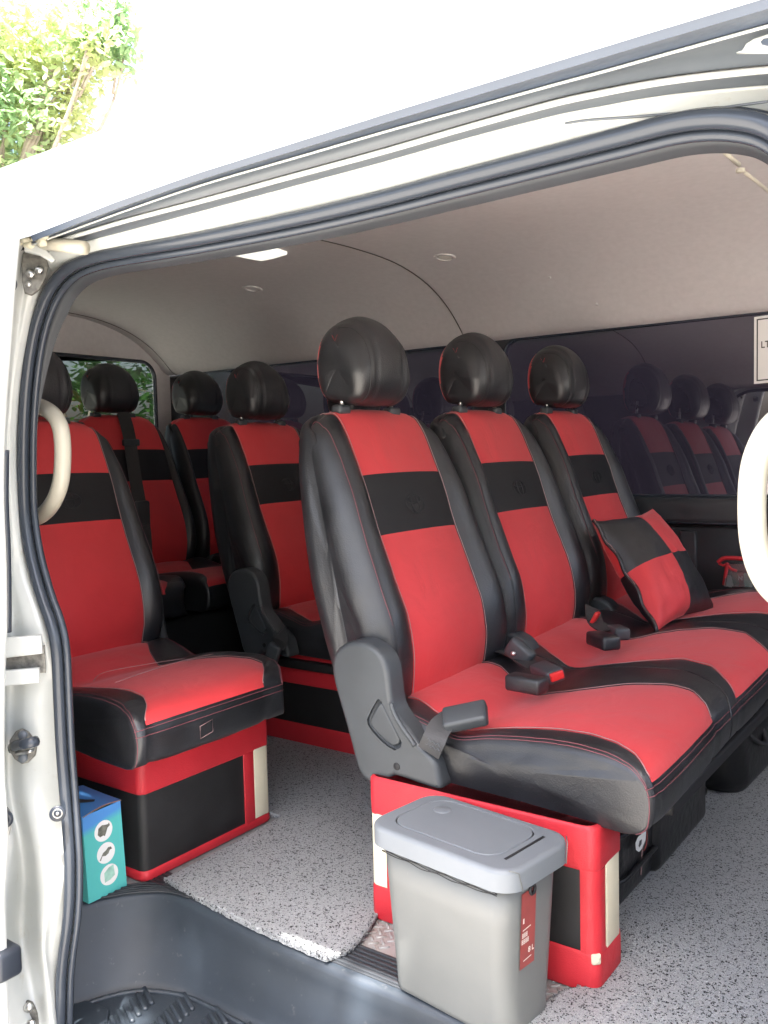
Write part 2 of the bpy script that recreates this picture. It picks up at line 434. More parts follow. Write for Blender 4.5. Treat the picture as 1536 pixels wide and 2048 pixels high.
# extend the roof rearwards and forwards
def shifted(line, dx): return [Vector((v.x + dx, v.y, v.z)) for v in line]
prof = [shifted(prof[0], -1.9)] + prof + [shifted(prof[-1], 1.2)]
V = [v for l in prof for v in l]
g.add(V, grid_faces(len(prof), len(prof[0])))
# far half of the roof mirrored about y=1.6 (van is .69 .. 2.75)
Vm = [Vector((v.x, 1.6 + (1.6 - v.y) * 1.16, 1.475 - (1.475 - v.z) * .85)) for v in V]
g.add(Vm, grid_faces(len(prof), len(prof[0])))
roof = g.put('roof', 'paint', VAN)
# underside between drip edge and seam
def strip(name, a, b, m_, parent=VAN, bulge=0, n=4, sub=8, ext=True):
    """smooth strip between two tracks of world points"""
    A = catmull(a, sub); B = catmull(b, sub); V = []
    for p, q in zip(A, B):
        for j in range(n + 1):
            t = j / n; v = p.lerp(q, t); s = math.sin(math.pi * t) * bulge
            V.append(v + Vector((0, -s * .5, -s * .5 if bulge else 0)))
    return obj(name, V, grid_faces(len(A), n + 1), m_, parent)
R1 = [r[1] for r in rows]; R2 = [r[2] for r in rows]; R3 = [r[3] for r in rows]; R4 = [r[4] for r in rows]; R6 = [r[5] for r in rows]
off = lambda L, dy, dz, dx=0: [Vector((p.x + dx, p.y + dy, p.z + dz)) for p in L]
strip('drip_edge', off(R1, 0, .0015), off(R1, .004, -.006), 'undershade')
strip('roof_underside', off(R1, .004, -.006), off(R2, 0, .002), 'undershade', bulge=-.004)
tube('sealer_seam', catmull(off(R2, -.001, 0), 8), .0013, 'paint', VAN)
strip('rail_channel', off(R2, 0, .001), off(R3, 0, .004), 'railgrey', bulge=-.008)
tube('door_rail', catmull(off(R3, 0, 0), 8), .0030, 'paint', VAN)
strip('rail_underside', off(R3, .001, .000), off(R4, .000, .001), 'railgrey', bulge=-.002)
tube('header_crease', catmull(off(R4, 0, 0), 8), .0016, 'paint', VAN)
strip('door_header', off(R4, 0, -.001), off(R6, .006, -.004), 'paint', bulge=.003)
# rumpled seam at the back end of the rail
g = Geo()
for k in range(26):
    u = 25 + 62 * random.random(); v = 470 + random.random() * 22
    p = P(u, v, y=.70 + .02 * random.random()); s = .004 + .005 * random.random()
    vv, ff = rbox_geo(p, (s, s * .8, s * .6), s * .5, 2, Matrix.Rotation(random.random() * 3, 3, 'X')); g.add(vv, ff)
g.put('sealer_lump', 'putty', VAN)
pa, pb = P(170, 496, y=.735), P(70, 484, y=.728)
vv, ff = tube_geo([pa, pa.lerp(pb, .5), pb], .009, 10); obj('rail_end_cap', vv, ff, 'handle', VAN)
# second crease on the header towards the front
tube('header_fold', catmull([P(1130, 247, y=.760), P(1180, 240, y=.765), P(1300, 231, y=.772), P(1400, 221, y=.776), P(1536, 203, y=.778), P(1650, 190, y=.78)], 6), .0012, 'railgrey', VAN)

# bracket where the upper rail turns into the body at the front
fb = lambda a, b, d: P(1530, 88, y=.735) + Vector((a, -d, b))
c0_ = P(1530, 88, y=.735)
slab('rail_bracket', [((P(u, v, y=.735) - c0_).x, (P(u, v, y=.735) - c0_).z) for u, v in ((1474, 108), (1486, 103), (1494, 90), (1510, 80), (1540, 70), (1600, 62), (1600, 112), (1540, 108))], fb, .004, 'paint', VAN, r=.0015)
slab('bracket_hole', [((P(u, v, y=.735) - c0_).x, (P(u, v, y=.735) - c0_).z) for u, v in ((1524, 88), (1530, 82), (1545, 79), (1590, 76), (1590, 94), (1540, 97), (1527, 94))], lambda a, b, d: fb(a, b, d + .004), .001, 'undershade', VAN, r=.0004)

# --- rear door pillar: rows down the photograph, columns from the seal outwards
PR = [(470, 175, 150, 120, 90, 34), (505, 120, 100, 78, 55, 30), (560, 95, 80, 62, 45, 25), (640, 72, 60, 48, 33, 17), (760, 48, 40, 29, 19, 7), (900, 40, 31, 20, 9, -3),
      (1050, 47, 38, 25, 10, -3), (1150, 66, 50, 30, 12, 1), (1250, 94, 82, 52, 20, 5), (1330, 107, 92, 55, 20, 4), (1450, 113, 92, 52, 15, 3),
      (1550, 117, 92, 50, 15, 4), (1610, 125, 92, 57, 22, 8), (1680, 132, 108, 70, 38, 22), (1760, 135, 120, 78, 48, 10), (1850, 127, 104, 80, 42, 6),
      (1900, 119, 98, 82, 46, 10), (1950, 117, 103, 88, 58, 8), (2048, 120, 112, 99, 72, 18), (2140, 124, 116, 102, 80, 24), (2300, 130, 122, 106, 85, 30)]
YC = [.778, .762, .752, .742, .700]
cols = []
for ci in range(5):
    line = []
    for (v, *us) in PR:
        y = YC[ci]
        if ci == 3: y += .030 * math.exp(-((v - 1830) / 150.0) ** 2)
        if ci == 2: y -= .006 * math.exp(-((v - 1750) / 160.0) ** 2)
        if ci == 1: y += .010 * math.exp(-((v - 1450) / 220.0) ** 2)
        line.append(P(us[ci], v, y=y))
    cols.append(catmull(line, 6))
rowsP = []
for i in range(len(cols[0])):
    rowsP.append(catmull([c[i] for c in cols] + [cols[4][i] + Vector((-.035, -.012, 0))], 5))
V = [v for l in rowsP for v in l]
obj('door_pillar', V, grid_faces(len(rowsP), len(rowsP[0])), 'paint', VAN)
# body skin behind the pillar edge (rear quarter), going back
edge = [c + Vector((-.035, -.012, 0)) for c in cols[4]]
V = []
for e in edge:
    V += [e, e + Vector((-.05, -.01, 0)), e + Vector((-.8, -.02, 0)), Vector((-3.05, .68, e.z))]
obj('quarter_panel', V, grid_faces(len(edge), 4), 'paint', VAN)

# --- rubber seal round the opening
SC = [(133, 2300), (131, 2150), (131, 2048), (132, 1990), (133, 1950), (138, 1900), (145, 1850), (149, 1800), (150, 1750), (149, 1700), (142, 1600), (134, 1500), (129, 1400), (124, 1300), (113, 1245), (97, 1200),
      (82, 1150), (70, 1100), (62, 1050), (58, 1000), (57, 900), (61, 800), (71, 710), (85, 645), (104, 595), (125, 562), (155, 537), (200, 520), (260, 508), (400, 484), (600, 444), (768, 405), (900, 371), (1100, 320),
      (1250, 282), (1350, 257), (1420, 248), (1480, 250), (1530, 262), (1575, 292), (1605, 340), (1620, 420), (1630, 600), (1640, 900), (1640, 1300), (1640, 1800), (1640, 2300)]
sp = [P(u, v, y=.78) for u, v in SC]
sp = catmull(sp, 6)
def seal_off(path, dn, dy):
    out = []
    for i, p in enumerate(path):
        t = (path[min(i + 1, len(path) - 1)] - path[max(i - 1, 0)]); t.y = 0; t.normalize()
        n = Vector((t.z, 0, -t.x))   # towards the inside of the opening
        out.append(p + n * dn + Vector((0, dy, 0)))
    return out
door_seal = tube('door_seal', seal_off(sp, -.0020, -.008), .0085, 'rubber', VAN, k=10)
tube('seal_lip', seal_off(sp, -.0095, .002), .0050, 'rubber', door_seal, k=8)
tube('seal_lip', seal_off(sp, .0085, .002), .0050, 'rubber', door_seal, k=8)
# inner trim that the seal grips
a = seal_off(sp, .008, .006)
def vary(dn, dy):
    o = []
    for p, q, r_ in zip(sp, seal_off(sp, .0095, .008), seal_off(sp, dn, dy)):
        o.append(q.lerp(r_, max(0, min(1, (p.z - .84) / .16))))
    return o
b = vary(.015, .012); c_ = vary(.018, .022)
V = []
for p, q, s in zip(a, b, c_): V += [p, p.lerp(q, .5) + Vector((0, -.003, 0)), q, s]
obj('inner_trim', V, grid_faces(len(a), 4), 'trimplastic', VAN)
# paint flange behind the seal
a = seal_off(sp, -.016, .010); b = seal_off(sp, .002, .012)
V = []
for p, q in zip(a, b): V += [p, q]
obj('opening_flange', V, grid_faces(len(a), 2), 'paint', VAN)

# --- bits on the pillar
fr = lambda c, n: None
def disc_geo(c, n, r, h, k=24, rin=0, bev=.3):
    n = Vector(n).normalized(); a = n.orthogonal().normalized(); b = n.cross(a); V = []; prof_ = [(r, 0), (r, h * (1 - bev)), (r * (1 - bev * .25), h)] + ([(rin + r * .1, h), (rin, h * .6), (rin, 0)] if rin else [(0.0001, h)])
    for rr, hh in prof_:
        for j in range(k):
            A = 2 * math.pi * j / k; V.append(Vector(c) + (a * math.cos(A) + b * math.sin(A)) * rr + n * hh)
    return V, grid_faces(len(prof_), k, False, True)
NJ = Vector((.72, -.62, .1)).normalized()   # way the jamb faces
def jp(u, v, y=.742): return P(u, v, y=y)
# upper hinge / roller bracket
brk = Geo()
o2 = [(58, 505), (95, 520), (97, 545), (90, 570), (76, 588), (58, 592), (48, 575), (45, 540), (47, 512)]
UJ = Vector((.62, .78, 0)).normalized()
def plane_frame(c):
    c = Vector(c); a = Vector((NJ.y, -NJ.x, 0)).normalized(); a = -a if a.y < 0 else a; b = a.cross(NJ); b = b if b.z > 0 else -b
    return lambda x, y, d: c + a * x + b * y + NJ * d
def img_outline(pts, y):
    """outline given on the photograph, laid on the jamb plane through its first point"""
    W = [P(u, v, y=y) for u, v in pts]; c = sum(W, Vector()) / len(W)
    n = NJ; out = []
    a = Vector((-n.y, n.x, 0)).normalized(); b = n.cross(a)
    if b.z < 0: b = -b
    for u, v in pts:
        d = ray(u, v); t = (c - CAM).dot(n) / d.dot(n); p = CAM + d * t - c
        out.append((p.dot(a), p.dot(b)))
    return out, (lambda x, y_, h: c + a * x + b * y_ + n * h)
o_, f_ = img_outline([(62, 500), (92, 512), (98, 532), (92, 558), (80, 580), (64, 592), (50, 588), (45, 565), (44, 530), (47, 508)], .738)
br = slab('hinge_bracket', o_, f_, .006, 'dirty', VAN, r=.002)
for (u, v, rr) in [(62, 548, .0065), (79, 541, .0055), (58, 570, .004)]:
    vv, ff = disc_geo(jp(u, v, .731), NJ, rr, .006, 12); obj('bolt', vv, ff, 'chrome', br)
o_, f_ = img_outline([(50, 490), (78, 492), (95, 503), (112, 522), (104, 527), (80, 512), (50, 505)], .728)
slab('bracket_arm', o_, f_, .006, 'paint', br, r=.002)
vv, ff = disc_geo(jp(43, 501, .72), (0, -.5, 1), .0085, .012, 20); obj('roller', vv, ff, 'bolt', br)
# white covers either side of the latch recess
o_, f_ = img_outline([(-12, 1276), (84, 1269), (87, 1306), (-12, 1318)], .726)
slab('latch_cover', o_, f_, .010, 'paint', VAN, r=.003)
o_, f_ = img_outline([(-12, 1341), (80, 1334), (81, 1364), (-12, 1374)], .726)
slab('latch_cover', o_, f_, .010, 'paint', VAN, r=.003)
o_, f_ = img_outline([(-12, 1300), (90, 1290), (92, 1345), (-12, 1350)], .738)
slab('latch_recess', o_, f_, .003, 'dirty', VAN, r=.001)
# striker
o_, f_ = img_outline([(45, 1456), (57, 1462), (70, 1478), (75, 1492), (72, 1510), (58, 1524), (45, 1527), (30, 1517), (20, 1500), (20, 1480), (32, 1462)], .738)
stk = slab('striker_plate', o_, f_, .007, 'dirty', VAN, r=.003)
for v in (1470, 1516):
    vv, ff = disc_geo(jp(46, v, .731), NJ, .0068, .004, 16); obj('bolt', vv, ff, 'railgrey', stk)
vv, ff = tube_geo(catmull([jp(22, 1497, .733), jp(30, 1492, .722), jp(48, 1488, .716), jp(66, 1484, .724), jp(73, 1482, .733)], 5), .010, 10, flatten=(.8, .5))
obj('striker_cover', vv, ff, 'rubber', stk)
vv, ff = tube_geo(catmull([jp(30, 1508, .730), jp(40, 1506, .722), jp(58, 1503, .722), jp(66, 1498, .730)], 5), .0028, 8); obj('striker_wire', vv, ff, 'chrome', stk)
vv, ff = disc_geo(jp(115, 1627, .752), NJ, .0115, .003, 24); rp = obj('rubber_plug', vv, ff, 'bolt', VAN)
vv, ff = tube_geo([jp(115, 1627, .748) + (Vector((0, 0, 1)) * math.cos(a) + Vector((NJ.y, -NJ.x, 0)) * math.sin(a)) * .0065 for a in [i * math.pi / 9 for i in range(18)]], .0009, 6, True); obj('plug_ring', vv, ff, 'chrome', rp)
vv, ff = disc_geo(jp(115, 1627, .747), NJ, .0022, .003, 12); obj('plug_centre', vv, ff, 'chrome', rp)
# lower striker
o_, f_ = img_outline([(50, 1997), (66, 2003), (76, 2025), (84, 2070), (78, 2110), (50, 2110), (42, 2060), (40, 2010)], .742)
ls = slab('striker_plate', o_, f_, .007, 'dirty', VAN, r=.003)
for u, v in ((57, 2014), (62, 2048)):
    vv, ff = disc_geo(jp(u, v, .735), NJ, .0070, .004, 16); obj('bolt', vv, ff, 'chrome', ls)
# left grab handle
def handle(name, pts, y, r):
    path = catmull([P(u, v, y=yy) for (u, v, yy) in pts], 8)
    return tube(name, path, r, 'handle', VAN, k=16)
handle('grab_handle', [(52, 806, .875), (78, 812, .86), (103, 826, .845), (119, 850, .84), (125, 885, .84), (125, 930, .84), (120, 970, .84), (106, 1005, .845), (84, 1030, .86), (52, 1044, .875)], .84, .0128)
handle('grab_handle', [(1625, 795, .84), (1580, 825, .815), (1540, 862, .80), (1516, 910, .80), (1506, 960, .80), (1504, 1030, .80), (1509, 1090, .80), (1526, 1145, .80), (1560, 1190, .815), (1625, 1232, .84)], .80, .0117)

# --- step well
top = [(-1.42, .78), (-1.36, .84), (-1.325, .911), (-1.300, .965), (-1.262, 1.003), (-1.215, 1.019), (-1.16, 1.017), (-1.05, 1.008), (-.95, 1.003), (-.85, 1.0), (-.6, 1.0), (-.3, 1.0), (.1, 1.0), (.45, 1.0)]
bot = [(-1.34, .74), (-1.305, .80), (-1.280, .858), (-1.258, .91), (-1.225, .950), (-1.175, .974), (-1.125, .983), (-1.04, .985), (-.95, .984), (-.85, .982), (-.6, .980), (-.3, .98), (.1, .98), (.45, .98)]
tp = catmull([Vector((x, y, 0)) for x, y in top], 8); bp_ = catmull([Vector((x, y, 0)) for x, y in bot], 8)
V = []
for i, (a, b) in enumerate(zip(tp, bp_)):
    d = (a - b); d.z = 0; dn = d.normalized()
    prof_ = [(a + dn * .012, -.0015), (a + dn * .004, -.002), (a - dn * .003, -.006), (a - dn * .006, -.014)]
    for k in range(1, 6): prof_.append((a.lerp(b, k / 6), -.014 - .108 * k / 6 - .004 * math.sin(k / 6 * math.pi)))
    prof_ += [(b - dn * .001, -.128), (b - dn * .006, -.136), (b - dn * .016, -.140)]
    for p, z in prof_: V.append(Vector((p.x, p.y, z)))
sw = obj('step_well', V, grid_faces(len(tp), 12), 'well', VAN)
inner = [(b.x - (a - b).normalized().x * .016, b.y - (a - b).normalized().y * .016) for a, b in zip(tp, bp_)]
V = [Vector((x, y, -.140)) for x, y in inner] + [Vector((max(x, -1.30), .70, -.140)) for x, y in inner]
F = [(i, i + 1, len(inner) + i + 1, len(inner) + i) for i in range(len(inner) - 1)]
obj('step_tread', V, F, 'well', VAN, smooth=False)
V = [(-1.30, .70, -.140), (.45, .70, -.140), (.45, .68, -.15), (-1.30, .68, -.15), (.45, .675, -.42), (-1.30, .675, -.42)]
obj('sill_panel', V, [(0, 1, 2, 3), (3, 2, 4, 5)], 'paint', VAN, smooth=False)
# moulded rim round the tread
rim = catmull([Vector((x, y, -.1385)) for x, y in inner[::6]], 3)
tube('tread_rim', rim, .0045, 'well', VAN, k=8)
# raised ribs in V pattern
for (x0, y0, n_) in ((-1.195, .935, 9), (-1.125, .962, 11), (-1.050, .966, 12), (-.975, .966, 12), (-.90, .966, 12), (-.83, .966, 12)):
    for k in range(n_):
        rbox('tread_rib', (x0 + .004 * k, y0 - .0165 * k, -.1382), (.027, .0045, .0042), .0035, 'well', VAN, rot=Matrix.Rotation(R_(-24), 3, 'Z'), seg=2)
# corner cover of the tread
o_ = [(-1.300, .76), (-1.20, .76), (-1.176, .80), (-1.182, .842), (-1.215, .872), (-1.268, .866), (-1.285, .83)]
slab('corner_cover', o_, lambda a, b, d: Vector((a, b, -.140 + d)), .006, 'well', VAN, r=.003)

# --- floor
ftop = [(p.x, p.y + .006) for p in tp]
V = [Vector((x, y, -.002)) for x, y in ftop] + [Vector((x, 2.66, -.002)) for x, y in ftop]
F = [(i, i + 1, len(ftop) + i + 1, len(ftop) + i) for i in range(len(ftop) - 1)]
V += [Vector((-3.05, .70, -.002)), Vector((-1.30, .70, -.002)), Vector((-1.30, 2.66, -.002)), Vector((-3.05, 2.66, -.002))]
n0 = len(V)
V += [Vector((-1.42, .70, -.0025)), Vector((-1.42, .79, -.0025))]
F += [(n0 - 4, n0 - 3, n0 - 2, n0 - 1)]
o_ = obj('floor_plate', V[:n0 - 4], F[:-1], 'sheet', VAN, smooth=False)
obj('rear_floor', [(-3.05, .70, -.003), (-1.415, .70, -.003), (-1.36, .85, -.003), (-1.33, .92, -.003), (-1.31, .97, -.003), (-1.31, 2.66, -.003), (-3.05, 2.66, -.003)], [tuple(range(7))], 'trimplastic', VAN, smooth=False)
# embossed bars of the checker plate where it shows
g = Geo()
for (x0, x1, y0, y1) in ((-.88, -.80, 1.075, 1.16), (-.57, -.45, 1.02, 1.16)):
    yy = y0; r = 0
    while yy < y1:
        xx = x0 + (r % 2) * .011
        while xx < x1:
            vv, ff = rbox_geo((xx, yy, -.0016), (.0085, .0022, .0014), .001, 1, Matrix.Rotation(R_(45 if r % 2 else -45), 3, 'Z')); g.add(vv, ff); xx += .022
        yy += .011; r += 1
tag(g.put('plate_pattern', 'sheet', VAN), kind='stuff')
# ribbed sill strip
slab('sill_strip', [(-1.31, 1.020), (-1.22, 1.026), (-1.16, 1.022), (-.86, 1.008), (.45, 1.008), (.45, 1.068), (-1.0, 1.068), (-1.31, 1.068)], lambda a, b, d: Vector((a, b, -.0015 + d)), .0025, 'trimplastic', VAN, r=.001)
for k in range(6):
    y = 1.014 + k * .0098
    x0 = -.86 if y < 1.02 else -1.30
    rbox('sill_rib', ((x0 + .45) / 2, y, .0016), ((.45 - x0) / 2, .0026, .0020), .0018, 'trimplastic', VAN, seg=2)
# side strip on the shelf beside the door pillar
for k in range(5):
    x = -1.318 + k * .0
    a = Vector((-1.335 + .013 * k, .90 + .004 * k, .0012)); b = Vector((-1.245 + .006 * k * 0, 1.006 - .009 * k * 0, .0012))
    q = [Vector((-1.40 - .000, .915 + .014 * k, .001)), Vector((-1.32 + .0, .930 + .014 * k, .001)), Vector((-1.285, .972 + .011 * k, .001)), Vector((-1.235, 1.012 + .006 * k, .001)), Vector((-1.18, 1.022 + .006 * k, .001))]
    tube('sill_rib', catmull(q, 5), .0022, 'trimplastic', VAN, k=6)

# --- headliner (section of the ceiling, swept along the van)
HP = [(.795, 1.052), (.83, 1.075), (.88, 1.13), (.94, 1.19), (1.04, 1.245), (1.2, 1.29), (1.5, 1.325), (1.85, 1.345), (2.05, 1.348), (2.2, 1.340), (2.32, 1.318), (2.42, 1.284), (2.50, 1.240), (2.56, 1.192), (2.605, 1.150), (2.634, 1.140)]
hp = catmull([Vector((0, y, z)) for y, z in HP], 4)
def liner(name, xs, parent=VAN, inset=0):
    V = []
    for x in xs:
        for p in hp:
            zs = 1 if p.z > 1.2 else 1
            V.append(Vector((x, p.y, p.z - inset * .5)))
    return obj(name, V, grid_faces(len(xs), len(hp)), 'head', parent)
xs1 = [-1.524 + i * (2.2 / 24) for i in range(25)]
xs2 = [-2.985 + i * (1.457 / 16) for i in range(17)]
xs3 = [-3.04, -3.0, -2.985]
liner('headliner', xs1); liner('headliner', xs2)
hl3 = liner('headliner', xs3, inset=0)
for x in (-1.526, -2.988):
    tube('headliner_seam', [Vector((x, p.y, p.z - .0015)) for p in hp], .0013, 'seamline', VAN, k=6)
# trim strip on the ceiling at the far front
tube('headliner_clip', [P(1450, 305, z=1.25), P(1478, 330, z=1.26)], .004, 'handle', VAN, k=6)
tube('headliner_clip', [P(1490, 345, z=1.265), P(1536, 382, z=1.275)], .0035, 'handle', VAN, k=6)
vv, ff = disc_geo(P(1481, 338, z=1.262), (0, 0, -1), .008, .006, 12); obj('clip_button', vv, ff, 'handle', VAN)
# roof lamp and round speaker grilles
def ceil_z(y): return interp([(p.y, p.z) for p in hp], y)
def on_ceiling(u, v):
    d = ray(u, v); t = .8
    while t < 4:
        p = CAM + d.normalized() * t
        if p.y > .8 and p.z >= ceil_z(p.y): return p
        t += .002
    return CAM + d.normalized() * 1.5
cs = [on_ceiling(u, v) for u, v in ((447, 500), (515, 486), (574, 503), (522, 516))]
nC = (cs[1] - cs[0]).cross(cs[2] - cs[0]).normalized(); nC = nC if nC.z < 0 else -nC
ctr = sum(cs, Vector()) / 4
ea = (cs[2] - cs[0]).normalized(); eb = nC.cross(ea)
slab('roof_lamp', [((p - ctr).dot(ea), (p - ctr).dot(eb)) for p in [cs[0], cs[0].lerp(cs[1], .5) + (cs[1] - cs[3]) * .04, cs[1], cs[1].lerp(cs[2], .5) + (cs[1] - cs[3]) * .04, cs[2], cs[2].lerp(cs[3], .5) - (cs[1] - cs[3]) * .04, cs[3], cs[3].lerp(cs[0], .5) - (cs[1] - cs[3]) * .04]], lambda a, b, d: ctr + ea * a + eb * b + nC * (d - .002), .012, 'lamplit', VAN, r=.005)
for (u, v, r) in ((890, 514, .032), (712, 452, .040), (505, 577, .034)):
    p = on_ceiling(u, v); e = .01; slope = (ceil_z(p.y + e) - ceil_z(p.y - e)) / (2 * e); n = Vector((0, slope, -1)).normalized()
    vv, ff = disc_geo(p, n, r, .004, 32, rin=r * .62); cv = obj('ceiling_vent', vv, ff, 'head', VAN)
    vv, ff = disc_geo(p, n, r * .62, .002, 32); obj('vent_grille', vv, ff, 'lamp' if u == 890 else 'head', cv)
for (u, v) in ((1193, 608), (741, 447), (1099, 555)):
    p = on_ceiling(u, v); vv, ff = disc_geo(p, (0, -.6, -1), .005, .003, 12); obj('ceiling_button', vv, ff, 'head', VAN)

# --- far side wall
def side_panel():
    g = Geo()
    g.add([(-3.05, 2.64, 1.17), (.7, 2.64, 1.17), (.7, 2.64, 1.12), (-3.05, 2.64, 1.12)], [(0, 1, 2, 3)])
    return g
def wall_slab(name, outline, y, th, m_, parent=VAN, r=.006, holes=(), **k):
    return slab(name, outline, lambda a, b, d: Vector((a, y - d, b)), th, m_, parent, r=r, holes=holes, **k)
wall = wall_slab('far_side_panel', [(-3.05, 0), (.7, 0), (.7, 1.150), (-3.05, 1.150)], 2.66, .025, 'trimplastic', VAN, r=.002,
    holes=[rrect((-1.400 + .55) / 2, .885, (.55 + 1.400) / 2, .254, .05), rrect((-2.93 - 1.52) / 2, .885, (2.93 - 1.52) / 2, .254, .05)])
for i, (cx, hx) in enumerate((((-1.400 + .55) / 2, (.55 + 1.400) / 2), ((-2.93 - 1.52) / 2, (2.93 - 1.52) / 2))):
    fr_ = wall_slab('side_window', rrect(cx, .885, hx + .004, .260, .052), 2.648, .003, 'glass', VAN, r=.001)
    pth = [Vector((a, 2.636, b)) for a, b in rrect(cx, .885, hx - .001, .255, .05, 8)]
    tube('window_rubber', pth, .0045, 'rubber', fr_, k=8, closed=True)
tube('window_divider', [Vector((-.06, 2.642, .63)), Vector((-.06, 2.642, 1.14))], .008, 'rubber', VAN)
# ledge and lower trim
wall_slab('window_ledge', [(-1.46, .548), (.6, .540), (.6, .622), (-1.46, .630)], 2.636, .045, 'trimplastic', VAN, r=.02, seg=5)
wall_slab('lower_trim', [(-1.46, .30), (.6, .30), (.6, .535), (-1.46, .543)], 2.636, .010, 'trimplastic', VAN, r=.004)
wall_slab('trim_post', [(-.818, .37), (-.772, .37), (-.772, .528), (-.818, .530)], 2.626, .012, 'plastic', VAN, r=.005)
rbox('wall_shelf', (-.22, 2.575, .335), (.52, .055, .028), .02, 'trimplastic', VAN)
tube('ledge_groove', [Vector((-1.4, 2.592, .556)), Vector((.6, 2.592, .549))], .0035, 'rubber', VAN)
# notice on the window
notice = thing('window_notice', (-.53, 2.640, 1.03), 'white printed notice with a black border stuck on the far window', 'notice')
SW, SH = .20, .19
sx0, sz1 = P(1508, 634, y=2.64).x, P(1508, 634, y=2.64).z; sz0 = P(1508, 768, y=2.64).z
wf = lambda a, b, d: Vector((sx0 + a, 2.642 - d, sz0 + b))
hh = sz1 - sz0
slab('sheet', [(0, 0), (.24, .008), (.24, hh + .008), (0, hh)], wf, .0012, 'white', notice, r=.0004)
def ring_strip(x0, x1, z0, z1, t):
    V = []; 
    for (a, b) in ((x0, z0), (x1, z0), (x1, z1), (x0, z1)): V.append((a, b))
    W = [(x0 + t, z0 + t), (x1 - t, z0 + t), (x1 - t, z1 - t), (x0 + t, z1 - t)]
    return V, W
V0, W0 = ring_strip(.007, .232, .007, hh - .007, .0035)
VV = [wf(a, b + a * .033, .0020) for a, b in V0 + W0]
obj('border', VV, [(0, 1, 5, 4), (1, 2, 6, 5), (2, 3, 7, 6), (3, 0, 4, 7)], 'ink', notice, smooth=False)
for (a, b, s, tx) in ((.0555, hh - .052, .034, 'I'), (.018, hh - .088, .026, 'LTFRB'), (.050, hh - .132, .028, 'E'), (.055, .030, .026, 'I')):
    text('lettering', tx, s, lambda x, y, a=a, b=b: wf(a + x * .85, b + y + (a + x) * .033, .0022), 'ink', notice, bold=.0004)

# --- rear wall with window
def rear_slab(name, outline, x, th, m_, parent=VAN, r=.005, holes=(), **k):
    return slab(name, outline, lambda a, b, d: Vector((x + d, a, b)), th, m_, parent, r=r, holes=holes, **k)
rear_slab('rear_wall', [(.70, 0), (2.66, 0), (2.66, 1.15), (2.5, 1.36), (1.6, 1.45), (.88, 1.25), (.7, 1.08)], -3.06, .02, 'head', VAN, r=.004,
    holes=[rrect(1.62, .965, .93, .225, .07)])
rw = rear_slab('rear_window', rrect(1.62, .965, .94, .235, .07), -3.056, .003, 'rearglass', VAN, r=.001)
tube('rear_window_rubber', [Vector((-3.038, a, b)) for a, b in rrect(1.62, .965, .93, .225, .07, 8)], .008, 'rubber', rw, closed=True)
# near side wall behind the pillar (inside)
obj('near_side_trim', [(-3.05, .80, 0), (-1.42, .80, 0), (-1.42, .80, 1.06), (-3.05, .80, 1.06)], [(0, 1, 2, 3)], 'trimplastic', VAN, smooth=False)
# front bulkhead side, out of frame, keeps the cabin closed at the front as in the place
obj('front_bulkhead', [(.72, .80, -.4), (.72, 2.66, -.4), (.72, 2.66, .72), (.72, .80, .72)], [(0, 1, 2, 3)], 'trimplastic', VAN, smooth=False)
# body side in front of the opening: pillar, front door and its window, just outside the picture
fs = lambda a, b, d: Vector((a, .795 - d, b))
slab('front_side_panel', [(-.150, -.42), (1.0, -.42), (1.0, 1.045), (-.170, 1.045), (-.158, .6)], fs, .03, 'paint', VAN, r=.008, holes=[rrect(.46, .80, .46, .17, .06)])
fw = slab('front_side_window', rrect(.46, .80, .465, .175, .06), lambda a, b, d: fs(a, b, d + .012), .003, 'rearglass', VAN, r=.001)
tube('window_rubber', [fs(a, b, .028) for a, b in rrect(.46, .80, .46, .17, .06, 8)], .006, 'rubber', fw, closed=True)
tube('door_gap', [fs(-.06, -.40, .0305), fs(-.06, .5, .0305), fs(-.075, 1.03, .0305)], .0018, 'dark', VAN, k=6)
rbox('pillar_trim', (-.09, .812, .4), (.055, .012, .62), .01, 'trimplastic', VAN)

# --- sliding door pushed back outside the pillar
DE = [(440, 34), (520, 27), (600, 20), (700, 13), (800, 6), (900, 1), (1000, 0), (1100, 4), (1190, 6), (1270, 6), (1330, 3), (1450, 1), (1560, 2), (1640, 7), (1700, 9), (1800, 3), (1900, 6), (2048, 10), (2300, 16)]
de = catmull([P(u, v, y=.655) for v, u in DE], 5)
V = []
for p in de:
    V += [p + Vector((-1.1, .015, 0)), p + Vector((-.010, .012, 0)), p + Vector((0, .006, 0)), p, p + Vector((-.004, -.03, 0)), p + Vector((-.02, -.042, 0)), p + Vector((-1.1, -.042, 0))]
sd = obj('sliding_door', V, grid_faces(len(de), 7), 'paint', VAN)
tube('door_weatherstrip', [p + Vector((-.012, .016, 0)) for p in catmull([P(u - 3, v, y=.655) for v, u in DE[5:10]], 5)], .0055, 'rubber', sd, k=8)
vv, ff = disc_geo(P(7, 572, y=.668), (.6, -.2, 0), .013, .022, 24, rin=.004); obj('rubber_stop', vv, ff, 'bolt', sd)
vv, ff = disc_geo(P(2, 1632, y=.668), (.6, -.2, 0), .013, .020, 24, rin=.004); obj('rubber_stop', vv, ff, 'bolt', sd)
tube('guide_wire', catmull([P(8, 1612, y=.68), P(17, 1625, y=.68), P(20, 1645, y=.68), P(16, 1668, y=.68)], 6), .003, 'chrome', sd, k=6)
rbox('door_roller', P(2, 1920, y=.66), (.025, .02, .022), .008, 'bolt', sd)

